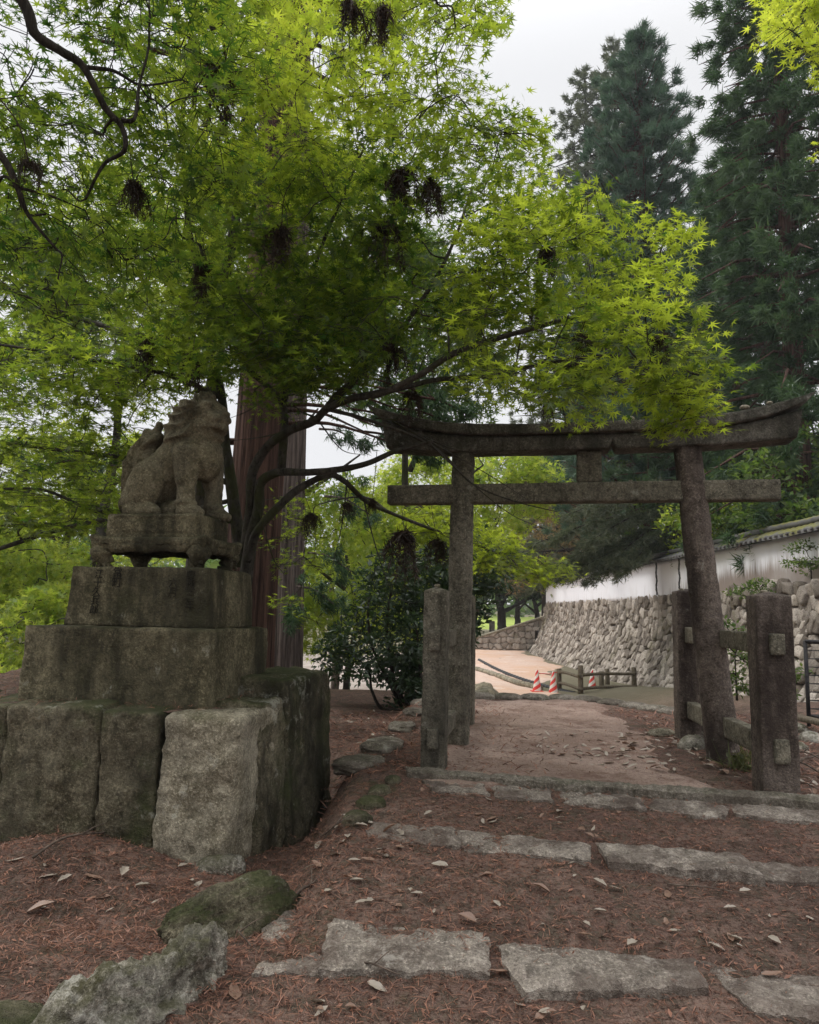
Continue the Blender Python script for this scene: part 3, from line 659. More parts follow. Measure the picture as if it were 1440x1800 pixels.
# ================================================================ the stone gate
TL = np.array([.47, 6.9, 0]); TR = np.array([2.69, 6.4, 0]); ta = unit(TR-TL); tn = np.cross([0, 0, 1.], ta); TD = float(np.linalg.norm(TR-TL))
gate = thing('stone_gate', 'old mossy stone shrine gate with curved lintel and braced pillars over the path', 'shrine gate', (*((TL+TR)/2)[:2], .42))
def T(s, d, z): return TL+ta*s+tn*d+np.array([0, 0, z])
def beam(name, s0, s1, d, dep, z0, z1, mat, seed, sori=None, slant=0., r=.02, amp=.01, lo=1.):
    L = s1-s0; V, F = rough_box((L, dep, z1-z0), r, (int(L/.022), max(6, int(dep/.025)), max(6, int((z1-z0)/.02))), amp=amp, fr=5, seed=seed)
    s = V[:, 0]+L/2+s0
    if slant: V[:, 0] += slant*(V[:, 2]/(z1-z0))*np.sign(V[:, 0])*ss(L/2-.4, L/2, np.abs(V[:, 0]))
    z = V[:, 2]+(z0+z1)/2+(sori(s)*(lo+(1-lo)*(V[:, 2]/(z1-z0)+.5)) if sori else 0)
    P = TL+ta*(V[:, :1]+L/2+s0)+tn*(V[:, 1:2]+d)+np.array([0, 0, 1])*z[:, None]
    m = MB(); m.add(P, F); return m.build(name, M[mat], gate, origin=T((s0+s1)/2, d, z0))
cs = TD/2
sori = lambda s: .15*(np.abs(s-cs)/1.93)**2.6
beam('upper_lintel', -.86, 3.03, 0, .4, 3.225, 3.325, 'granite_lid', 41, lambda s: .225*(np.abs(s-cs)/1.93)**3.8, .1, .015, .01)
beam('lower_lintel', -.72, 1.39, 0, .28, 3.085, 3.222, 'granite_lid', 42, lambda s: .225*(np.abs(s-cs)/1.93)**3.8, .06, .012, .008, lo=.3)
beam('lower_lintel', 1.393, 2.94, 0, .28, 3.085, 3.222, 'granite_lid', 43, lambda s: .225*(np.abs(s-cs)/1.93)**3.8, .06, .012, .008, lo=.3)
beam('tie_beam', -.69, 2.78, 0, .15, 2.615, 2.795, 'granite_beam', 44, amp=.006, r=.008)
beam('strut', 1.08, 1.3, 0, .13, 2.797, 3.083, 'granite_beam', 45, r=.012, amp=.006)
def pillar(base, top, r0, r1, mat, seed):
    n = 130; t = np.linspace(0, 1, n)[:, None]; P = base+(top-base)*t
    m = MB(); sides = 40; th = np.arange(sides)*2*math.pi/sides
    rr = (r0+(r1-r0)*t[:, 0])[:, None]*np.ones(sides); rr[0] *= 1.05
    W_ = P[:, None]+np.stack([np.cos(th), np.sin(th), 0*th], -1)[None]*rr[..., None]
    rr = rr+.011*fbm(W_*7, 4, seed)+.005*fbm(W_*32, 2, seed+1)
    V = P[:, None]+np.stack([np.cos(th), np.sin(th), 0*th], -1)[None]*rr[..., None]
    V = np.concatenate([V, V[:, :1]], 1)
    i = np.arange(n-1)[:, None]*sides; k = np.arange(sides)[None]; k2 = (k+1) % sides
    m.add(V[:, :-1].reshape(-1, 3), [np.stack([i+k, i+k2, i+sides+k2, i+sides+k], -1).reshape(-1, 4), np.array([list(range((n-1)*sides, n*sides))])])
    return m.build('pillar', M[mat], gate, origin=base)
pillar(np.array([*TL[:2], .3]), T(.03, 0, 3.095), .118, .105, 'granite', 51)
pillar(np.array([*TR[:2], .25]), T(TD-.235, 0, 3.095), .138, .115, 'granite_red', 52)
def post(c, w, d, z0, z1, mat, seed, ax, cap=True):
    V, F = rough_box((w, d, z1-z0), .009, (18, 18, int((z1-z0)/.02)), amp=.007, fr=5, seed=seed, taper=.035)
    if cap: V[:, 2] += np.where(V[:, 2] > (z1-z0)/2-.03, .035*(1-np.maximum(np.abs(V[:, 0])/(w/2), np.abs(V[:, 1])/(d/2))), 0)
    ax = unit(ax); ay = np.cross([0, 0, 1.], ax)
    m = MB(); m.add(xf(V, np.array([*c, (z0+z1)/2]), ax, ay), F); return m.build('support_post', M[mat], gate, origin=(*c, z0))
bl = unit(np.array([.24, 1.07, 0])); br = unit(np.array([.105, 1.05, 0]))
LF = TL-bl*1.1; LR = TL+bl*1.1-np.array([.08, 0, 0]); RF = TR-br*1.08; RR = TR+br*1.08
pl = np.cross(bl, [0, 0, 1.]); pr = np.cross(br, [0, 0, 1.])
post(LF[:2], .185, .17, .25, 1.765, 'granite', 53, pl); post(LR[:2], .185, .18, .2, 1.78, 'granite', 54, pl)
post(RF[:2], .25, .22, .2, 1.765, 'granite_red', 55, pr); post(RR[:2], .24, .22, .2, 1.86, 'granite_red', 56, pr)
def brace(a, c, z, h, w, mat, seed, over=.135):
    d = unit(c-a); a = a-d*over; c = c+d*over; L = float(np.linalg.norm(c-a))
    V, F = rough_box((L, w, h), .007, (int(L/.03), 6, 8), amp=.007, fr=6, seed=seed)
    m = MB(); m.add(xf(V, (a+c)/2+np.array([0, 0, z]), d), F); m.build('cross_beam', M[mat], gate, origin=(a+c)/2+np.array([0, 0, z]))
brace(LF, LR, 1.38, .145, .085, 'granite', 57); brace(LF, LR, .66, .15, .085, 'granite', 58)
brace(RF, RR, 1.43, .15, .095, 'granite_beam', 59, .15); brace(RF, RR, .71, .16, .095, 'granite_beam', 60, .15)
# pebbles left on the gate by visitors
def pebble(P, s, label, seed): 
    V, N, F = rbox((1, 1, 1), .45, (6, 6, 6)); V = V*np.array([s*1.4, s, s*.8])*(1+.2*fbm(V*2+seed, 2, seed))[:, None]
    m = MB(); m.add(V+np.asarray(P)+np.array([0, 0, s*.36]), F); tag(m.build('pebble', M['boulder_pale'], origin=P), label, 'pebble', 'pebbles left on the gate')
pebble((*LF[:2], 1.795), .035, 'small pebble standing on top of the left front support post', 1)
pebble((RR[0]-.06, RR[1]-.05, 1.86), .04, 'pebble on top of the rear right support post', 2)
pebble((RF[0]-.03, RF[1], 1.785), .035, 'pebble on top of the right front support post', 3)
sz = lambda s: 3.325+.225*(np.abs(s-cs)/1.93)**3.8
for s, sc, lb in [(2.5, .06, 'larger pale pebble on the right end of the gate lintel'), (2.7, .035, 'small pebble near the right tip of the gate lintel'), (1.55, .05, 'pale pebble on the middle of the gate lintel among the leaves'), (1.7, .04, 'pale pebble on the gate lintel under the maple sprays')]:
    pebble(T(s, -.15, float(sz(s))+.005), sc, lb, int(s*10))
for s, lb in [(.62, 'first pebble on the tie beam from the left pillar'), (.8, 'pebble on the tie beam nearest the strut on its left'), (1.55, 'pebble on the tie beam just right of the strut'), (2.0, 'pebble on the tie beam beside the right pillar')]:
    pebble(T(s, -.03, 2.798), .025, lb, int(s*10))
# ================================================================ the long wall on the right
def wall_mat():
    t = NT('rubble_wall'); k = t.attr()
    a = t.noise(4, 6, .7); b = t.noise(30, 4, .75)
    col = t.mix(k, (.085, .068, .054), (.56, .5, .435))
    col = t.mix(t.math('MULTIPLY', t.step(a, .45, .7), .5), col, (.34, .3, .25))
    col = t.mix(t.math('MULTIPLY', t.step(b, .5, .36), .6), col, (.08, .062, .05))
    st = t.noise(1.5, 5, .7, stretch=(1, 2, .25)); col = t.mix(t.math('MULTIPLY', t.step(st, .5, .7), .55), col, (.13, .1, .07))
    ms = t.noise(.6, 6, .7); col = t.mix(t.math('MULTIPLY', t.step(ms, .56, .72), .5), col, (.17, .17, .07))
    return t.done(col, .95, t.bump(b, .8, .04), .15)
def plaster_mat():
    t = NT('stained_plaster'); p = t.sep()
    s = t.noise(2.4, 6, .75, stretch=(1, 3.2, .16)); s2 = t.noise(7, 5, .7, stretch=(1, 3, .1))
    hgt = t.math('MULTIPLY_ADD', p[2], -1.0, 3.35)          # 0 at the eaves, 1 at the foot
    near = t.step(p[1], 27, 19)
    lim = t.math('ADD', t.math('MULTIPLY', hgt, t.math('MULTIPLY_ADD', near, .95, .3)), t.math('MULTIPLY', t.math('SUBTRACT', t.math('ADD', s, s2), .4), .95))
    col = t.mix(t.step(lim, .8, 1.35), (.84, .85, .9), (.27, .225, .2))
    col = t.mix(t.math('MULTIPLY', t.step(t.noise(.7, 5, .6), .5, .7), .25), col, (.6, .58, .57))
    return t.done(col, .9, t.bump(s2, .15, .02), .2)
def tile_mat():
    t = NT('roof_tiles'); p = t.sep(); nz = t.sep(t.pos.outputs['Normal'])[2]
    col = t.mix(t.noise(6, 4), (.06, .06, .062), (.17, .165, .16))
    ms = t.math('ADD', t.noise(1.7, 6, .7), t.math('MULTIPLY', t.math('ADD', nz, t.step(p[1], 27, 17)), .22))
    col = t.mix(t.step(ms, .78, .92), col, t.mix(t.noise(12, 4), (.09, .09, .03), (.2, .19, .06)))
    return t.done(col, .85, None, .25)
wl_ = thing('boundary_wall', 'long battered rubble wall topped with stained white plaster and a mossy tile roof', 'wall', (9, 30, -.9))
def face_x(y, z): return 9.0-1.05*(1-np.clip((z+.9)/3.3, 0, 1))**2-.34*ss(20.25, 20.15, y)
y = np.arange(9.5, 48.5, .2); z = np.arange(-1.1, 2.45, .12); Yw, Zw = np.meshgrid(y, z, indexing='ij')
m = MB(); P = np.stack([face_x(Yw, Zw)+.12, Yw, Zw], -1); a, b_ = P.shape[:2]; i = (np.arange(a-1)[:, None]*b_+np.arange(b_-1)[None]).ravel()
m.add(P.reshape(-1, 3), np.stack([i, i+b_, i+b_+1, i+1], 1), 0.)
for e_ in (P[-1], P[:, -1]):
    n = len(e_); bk = e_+np.array([.9, 0, 0]); i = np.arange(n-1); m.add(np.concatenate([e_, bk]), np.stack([i, i+1, i+1+n, i+n], 1), .3)
r2 = np.random.default_rng(21); z = -1.05; row = 0          # the stones, laid in wandering courses
while z < 2.3:
    hr = .19+.09*r2.random(); y = 9.4+.3*r2.random()
    while y < 48.4:
        w = .17+.25*r2.random(); h = hr*(.85+.5*r2.random()); zc = z+hr/2+.06*math.sin(y*.7+row)+.05*r2.normal(); yc = y+w/2
        topz = 2.34+.26*float(ss(20.25, 20.15, yc)); zc = min(zc, topz-h*.42)
        V, N, F = rbox((w*1.04, .3, h*1.08), .3*min(w, h)*(.4+.6*r2.random()), (6, 3, 6))
        V = V+N*(.05*fbm(V*6+r2.random()*90, 3, row))[:, None]; V[:, 0] += V[:, 2]*(.3*r2.normal()); V[:, 2] += V[:, 0]*(.2*r2.normal()); an = .3*r2.normal()+.25; c, s_ = math.cos(an), math.sin(an)
        V = np.stack([V[:, 1]+.07*V[:, 0]*r2.normal(), V[:, 0]*c-V[:, 2]*s_, V[:, 0]*s_+V[:, 2]*c], 1)
        fx = float(face_x(np.float64(yc), np.float64(zc))); V[:, 0] += fx+.13-.09*r2.random(); V[:, 1] += yc; V[:, 2] += zc
        V[:, 0] += 2.1*(1-min(1, max(0, (zc+.9)/3.3)))/3.3*-(V[:, 2]-zc)*-1
        m.add(V, F[:, ::-1], .1+.9*r2.random()**1.2); y += w*.97
    z += hr*.93; row += 1
m.build('stone_base', wall_mat(), wl_, origin=(9, 30, -.9))
m = MB(); V, N, F = rbox((.3, 38.6, 1.3), .02, (2, 120, 8)); V[:, 0] += .02*fbm(V*.8, 3, 3); m.add(V+np.array([9.12, 29.0, 2.9]), F); m.build('plaster_wall', plaster_mat(), wl_, origin=(9.12, 29, 2.3))
m = MB(); y = np.arange(9.6, 48.4, .03)
prof = [(-.42, 3.5), (-.42, 3.545), (-.3, 3.6), (-.1, 3.72), (-.02, 3.76), (.1, 3.72), (.4, 3.56), (.42, 3.5)]
w = np.abs(np.sin(y*math.pi/.26)); P = np.zeros((len(y), len(prof), 3))
for k, (a, c) in enumerate(prof): P[:, k, 0] = 9.1+a; P[:, k, 1] = y; P[:, k, 2] = c+(.035*w**.6 if 0 < k < 7 else 0)+.02*fbm(np.stack([y*.7, 0*y+k*.1, 0*y], -1), 2, 5)
grid_mesh(m, P)
for yy in np.arange(9.7, 48, .26):
    th = np.arange(8)*math.pi/4; c = np.array([8.67, yy+.13, 3.56]); V = c+.045*np.stack([0*th-.6, np.cos(th), np.sin(th)], 1)
    m.add(np.concatenate([V, V+np.array([.12, 0, .02])]), [np.array([list(range(8))[::-1]]), np.stack([np.arange(8), (np.arange(8)+1) % 8, (np.arange(8)+1) % 8+8, np.arange(8)+8], 1)])
m.build('tile_roof', tile_mat(), wl_, origin=(9.1, 30, 3.5))
m = MB(); y = np.arange(9.6, 48.4, .1); tube(m, np.stack([0*y+9.1, y, 3.84+.02*fbm(np.stack([y, 0*y, 0*y], -1), 2, 8)], 1), .09, 8, jit=.1); m.build('roof_ridge', bpy.data.materials['roof_tiles'], wl_, origin=(9.1, 30, 3.8))
M['iron'] = simple_mat('dark_iron', (.02, .02, .022), (.05, .045, .045), 20, .6)
for px, lb in [(1155, 'left one of two dark chains hanging on the white plaster wall'), (1196, 'right one of two dark chains hanging on the white plaster wall')]:
    yy = 8.95*1300/(px-720+8); m = MB()
    for k in range(15):
        th = np.linspace(0, 2*math.pi, 11); a = np.array([0, 1, 0]) if k % 2 else np.array([.8, .6, 0])
        tube(m, np.array([8.8+.01*math.sin(k), yy+.012*math.sin(k*.7), 3.47-.075*k])+.05*np.cos(th)[:, None]*np.array([0, 0, 1])+.034*np.sin(th)[:, None]*a, .016, 5, cap=False)
    tag(m.build('hanging_chain', M['iron'], origin=(8.8, yy, 3.5)), lb, 'chain', 'chains on the plaster wall')
# low ramp wall at the far end
lw = thing('ramp_wall', 'low rubble wall with a pale sloping coping at the far end of the road', 'wall', (6.4, 50, -.9))
x = np.arange(3.3, 9.6, .06); t = np.linspace(0, 1, 40); A, B = np.meshgrid(x, t, indexing='ij')
tz = -.55+(A-3.3)/6.2*2.05; Zl = -1.1+(tz+1.1)*B; e, cid, _ = cells(A/.42+.2*vn(np.stack([A, Zl, 0*A], -1)*2), Zl/.36, 5)
P = np.stack([A, 50.-.25*B*-1-.1*ss(0, .2, e)-.08*cid, Zl], -1); m = MB(); a, b_ = P.shape[:2]; i = (np.arange(a-1)[:, None]*b_+np.arange(b_-1)[None]).ravel()
m.add(P.reshape(-1, 3), np.stack([i, i+b_, i+b_+1, i+1], 1), (.1+ss(.02, .12, e)*(.35+.5*cid)).ravel()); m.build('rubble_face', bpy.data.materials['rubble_wall'], lw, origin=(6.4, 50, -.9))
V, F = rough_box((6.5, .55, .16), .04, (90, 6, 4), .03, 3, 3); V[:, 2] += V[:, 0]*.33
m = MB(); m.add(V+np.array([6.4, 50.35, .52]), F); m.build('coping', M['boulder_pale'], lw, origin=(6.4, 50.3, .5))
V, F = rough_box((.22, .14, 1.5), .03, (4, 4, 20), .01, 4, 2); m = MB(); m.add(V+np.array([8.55, 49.4, -.2]), F); tag(m.build('wooden_post', M['dark_bark'], origin=(8.55, 49.4, -.9)), 'dark narrow post standing against the low ramp wall', 'post')
V, F = rough_box((.5, .45, 1.3), .06, (6, 6, 14), .03, 3, 4); m = MB(); m.add(V+np.array([7.95, 70, .25]), F); tag(m.build('stone_post', M['granite'], origin=(7.95, 70, -.3)), 'dark stone post standing in the bright meadow behind the ramp wall', 'post')

# ---------------------------------------------------------------- log fence, cones, drain pipe on the lower road
GZ = -.9
lf_ = thing('log_fence', 'low weathered log fence with two rails by the traffic cones', 'fence', (*at(1040, 1213, 24.3)[:2], GZ))
pts = {}
for px, yy, h in [(984, 24.9, .74), (1021, 23.2, .98), (1057, 24.4, .72), (1113, 24.6, .86), (1067, 26.5, .66)]:
    x = (px-720)/FPX*yy+.0; pts[px] = np.array([x, yy, GZ]); m = MB(); tube(m, [pts[px]+np.array([0, 0, k]) for k in (-.1, .3, h*.7, h-.02, h)], [.085, .085, .082, .08, .06], 12, jit=.06, seed=px)
    m.build('post', M['log'], lf_, origin=pts[px])
for a, c, h in [(984, 1021, .28), (984, 1021, .64), (1021, 1113, .27), (1021, 1113, .68)]:
    m = MB(); s = np.linspace(-.05, 1.03, 12)[:, None]; o = np.array([0, -.06, h]); P = pts[a]+(pts[c]-pts[a])*s+o; P[:, 2] += .02*np.sin(s[:, 0]*5)
    tube(m, P, .05, 10, jit=.08, seed=int(h*99)); m.build('rail', M['log'], lf_, origin=P[0])
def cone_mat():
    t = NT('striped_cone_plastic'); tc = t.n('ShaderNodeTexCoord'); p = t.sep(tc.outputs['Object'])
    a = t.math('ARCTAN2', p[1], p[0]); k = t.math('FRACT', t.math('ADD', t.math('MULTIPLY', p[2], 4.2), t.math('MULTIPLY', a, -.32)))
    return t.done(t.mix(t.step(k, .48, .52), (.72, .06, .05), (.78, .72, .68)), .5, None, .4)
M['cone'] = cone_mat(); M['cone_base'] = simple_mat('cone_base_plastic', (.62, .07, .05), (.5, .06, .05), 5, .6)
def cone(px, yy, label, first=None):
    loc = Vector(((px-720)/FPX*yy, yy, GZ))
    t = thing('traffic_cone', label, 'traffic cone', loc, 'traffic cones by the log fence')
    if first:
        for ch in first.children:
            c = ch.copy(); COL.objects.link(c); c.parent = t; c.location = ch.location
        return t
    m = MB(); prof = [(.15, .03), (.145, .06), (.09, .36), (.04, .68), (.028, .7), (.0, .7)]; th = np.arange(24)*2*math.pi/24
    V = np.stack([np.stack([r*np.cos(th), r*np.sin(th), 0*th+z], 1) for r, z in prof]); i = np.arange(len(prof)-1)[:, None]*24; k = np.arange(24)[None]
    m.add(V.reshape(-1, 3)+np.array(loc), np.stack([i+k, i+(k+1) % 24, i+24+(k+1) % 24, i+24+k], -1).reshape(-1, 4)); m.build('cone_body', M['cone'], t, origin=loc)
    V, N, F = rbox((.4, .4, .045), .02, (8, 8, 3)); m = MB(); m.add(V+np.array(loc)+np.array([0, 0, .022]), F); m.build('base', M['cone_base'], t, origin=loc)
    return t
c1 = cone(946, 24.6, 'red and white striped traffic cone farthest left, away from the log fence')
cone(974, 24.1, 'red and white traffic cone just left of the log fence end post', c1); cone(1041, 25.2, 'red and white traffic cone standing behind the log fence rails', c1)
m = MB(); a = np.array([(948-720)/FPX*24.6, 24.6, GZ+.6]); c = pts[984]+np.array([0, .0, .64]); tube(m, [a, (a+c)/2-np.array([0, 0, .05]), c], .016, 6); tag(m.build('barrier_bar', M['cone_base'], origin=a), 'thin red bar running from the left cone to the log fence', 'bar')
M['pipe'] = simple_mat('black_pipe', (.012, .012, .014), (.04, .04, .042), 30, .5)
def onz(px, py, z): d = ray(px, py); return C0+d*((z-EYE)/d[2])
m = MB(); P = crom([onz(842, 1160, -.86), onz(872, 1176, -.86), onz(905, 1190, -.86), onz(945, 1203, -.86), onz(985, 1214, -.86), onz(1010, 1220, -.86)], 30); tube(m, P, .075+.012*np.sin(np.arange(len(P))*1.6), 10)
tag(m.build('drain_pipe', M['pipe'], origin=P[60]), 'black corrugated drain pipe lying along the sandy road', 'pipe')
m = MB(); P = crom([onz(838, 1178, -.87), onz(870, 1188, -.87), onz(910, 1203, -.87), onz(950, 1212, -.87)], 20); tube(m, P+np.array([0, 0, .06]), .1, 8, jit=.25)
tag(m.build('road_kerb', M['boulder_pale'], origin=P[20]), 'pale stone kerb line beside the black drain pipe', 'kerb')

# ---------------------------------------------------------------- black wire fence, plank, sticks on the right
fp = np.array([4.52, 8.5, .42]); wf = thing('wire_fence', 'black metal wire fence panel cut by the right edge', 'fence', fp)
da, db = unit(np.array([1, .1, 0])), unit(np.array([.8, -.75, 0]))
def bar(a, c, r, nm, sides=4):
    m = MB(); tube(m, [a, c], r, sides); m.build(nm, M['iron'], wf, origin=a)
up = np.array([0, 0, 1.])
bar(fp-up*.1, fp+up*.95, .026, 'post'); bar(fp+da*1.3-up*.1, fp+da*1.3+up*.95, .026, 'post'); bar(fp+db*1.1-up*.1, fp+db*1.1+up*.95, .026, 'post')
for d, L in ((da, 1.3), (db, 1.1)):
    bar(fp+up*.94, fp+d*L+up*.94, .024, 'rail'); bar(fp+up*.12, fp+d*L+up*.12, .018, 'rail')
    m = MB()
    for k in range(8): tube(m, [fp+up*(.2+.092*k), fp+d*L+up*(.2+.092*k)], .0045, 4)
    for k in range(1, 6): tube(m, [fp+d*L*k/6+up*.12, fp+d*L*k/6+up*.94], .0035, 4)
    m.build('wire_mesh', M['iron'], wf, origin=fp)
a, c = gnd(1392, 1278), gnd(1480, 1302); d = unit(c-a); L = float(np.linalg.norm(c-a))
pk = thing('plank_deck', 'grey weathered planks lying on stones at the right edge', 'planks', (a+c)/2)
for k in range(3):
    V, F = rough_box((L, .1, .05), .01, (30, 4, 3), .006, 8, k); m = MB(); m.add(xf(V, (a+c)/2+np.array([.02*k, .12*k-.05, .12]), d), F); m.build('plank', M['log'], pk, origin=(a+c)/2)
M['stick'] = simple_mat('dead_stick', (.06, .045, .035), (.16, .12, .095), 20)
def stick(pxs, r, label, lift=.02, seed=0):
    P = crom([gnd(*p)+np.array([0, 0, lift+(.03 if i % 2 else 0)]) for i, p in enumerate(pxs)], 8); P = P+.012*np.stack([vn(P*6, 3+seed), vn(P*6, 4+seed), vn(P*6, 6+seed)], 1)
    m = MB(); tube(m, P, np.linspace(r, r*.45, len(P)), 6, jit=.15)
    q = P[len(P)//2]; tube(m, [q, q+np.array([.05, .03, .03]), q+np.array([.1, .09, .04])], [r*.6, r*.45, r*.2], 5)
    tag(m.build('fallen_branch', M['stick'], origin=P[0]), label, 'branch', 'dead sticks on the ground')
stick([(1330, 1378), (1372, 1372), (1405, 1345), (1450, 1338)], .014, 'thick dead stick curving out from the foot of the right front post', .03)
stick([(1378, 1352), (1410, 1356), (1450, 1372)], .012, 'dead stick lying behind the right front post towards the edge', .04, 2)
stick([(1384, 1338), (1415, 1338), (1452, 1352)], .01, 'thin dead stick farther right of the front post', .05, 3)
stick([(1400, 1392), (1425, 1400), (1432, 1430)], .005, 'thin bent twig on the right end of the kerb', .05, 4)
stick([(505, 1592), (530, 1578), (545, 1560), (548, 1545)], .009, 'crooked twig right of the rounded mossy boulder', .02, 5)
stick([(565, 1478), (590, 1468), (602, 1440)], .006, 'thin twig near the small mossy stones', .02, 6)
stick([(60, 1512), (110, 1490), (180, 1470), (230, 1455)], .008, 'long thin stick on the needles below the mossy base stones', .02, 7)
stick([(412, 1640), (420, 1660), (440, 1672)], .006, 'short twig beside the pale tip of the jagged rock', .02, 8)
stick([(1170, 1560), (1250, 1578), (1330, 1582)], .005, 'thin twig below the tilted pale step stone', .015, 9)
stick([(640, 1700), (655, 1722), (700, 1728)], .005, 'thin twig at the lower edge of the leaf topped step stone', .03, 10)
# ================================================================ leaves and trees
def fan(ang, rad, droop=.12):
    a = np.radians(ang); r = np.asarray(rad); v = np.stack([r*np.cos(a), r*np.sin(a), -droop*r*r], 1)
    v = np.concatenate([np.zeros((1, 3)), v]); n = len(v); return v, np.stack([np.zeros(n-2, int), np.arange(1, n-1), np.arange(2, n)], 1)
L7 = fan([-128, -98, -82, -58, -42, -20, 0, 20, 42, 58, 82, 98, 128], [.42, .2, .72, .25, .95, .3, 1.05, .3, .95, .25, .72, .2, .42])
L5 = fan([-100, -62, -45, -20, 0, 20, 45, 62, 100], [.6, .22, .9, .28, 1.05, .28, .9, .22, .6])
OV = (np.array([[0, 0, 0], [.45, .2, .04], [1, 0, -.08], [.45, -.2, .04]]), np.array([[0, 2, 1], [0, 3, 2]]))
BL = (np.array([[0, -.5, 0], [0, .5, 0], [1, 0, -.1]]), np.array([[0, 1, 2]]))
def scatter(mb, pos, nrm, fwd, size, tpl, rnd=None, wid=1.):
    tv, tf = tpl; n = len(pos)
    if n == 0: return
    z = unit(nrm); x = unit(fwd-(fwd*z).sum(1, keepdims=True)*z); y = np.cross(z, x); s = np.broadcast_to(np.asarray(size, float), (n,))[:, None, None]
    V = pos[:, None]+s*(tv[None, :, :1]*x[:, None]+wid*tv[None, :, 1:2]*y[:, None]+tv[None, :, 2:]*z[:, None])
    F = (tf[None]+(np.arange(n)*len(tv))[:, None, None]).reshape(-1, 3)
    r = rng.random(n) if rnd is None else rnd
    mb.add(V.reshape(-1, 3), F, np.repeat(r, len(tv)))
def rv(n, s=1.): return rng.normal(size=(n, 3))*s
def in_poly(P, poly):
    x, y = P[:, 0], P[:, 1]; c = np.zeros(len(P), bool); q = np.asarray(poly, float)
    for (x0, y0), (x1, y1) in zip(q, np.roll(q, -1, 0)):
        c ^= ((y0 > y) != (y1 > y)) & (x < (x1-x0)*(y-y0)/(y1-y0+1e-9)+x0)
    return c
def fill(poly, n, d0, d1):
    """n points of the crown region: evenly spread over the outline and over its depth"""
    q = np.asarray(poly, float); lo, hi = q.min(0), q.max(0); out = []
    while len(out) < n:
        c = lo+(hi-lo)*rng.random((60, 2)); c = c[in_poly(c, poly)]
        if not len(c): continue
        if out: d = np.min(np.linalg.norm(c[:, None]-np.array(out)[None, -400:], axis=2), 1); out.append(c[np.argmax(d[:8])])
        else: out.append(c[0])
    return [at(p[0], p[1], d0+(d1-d0)*rng.random()) for p in out]

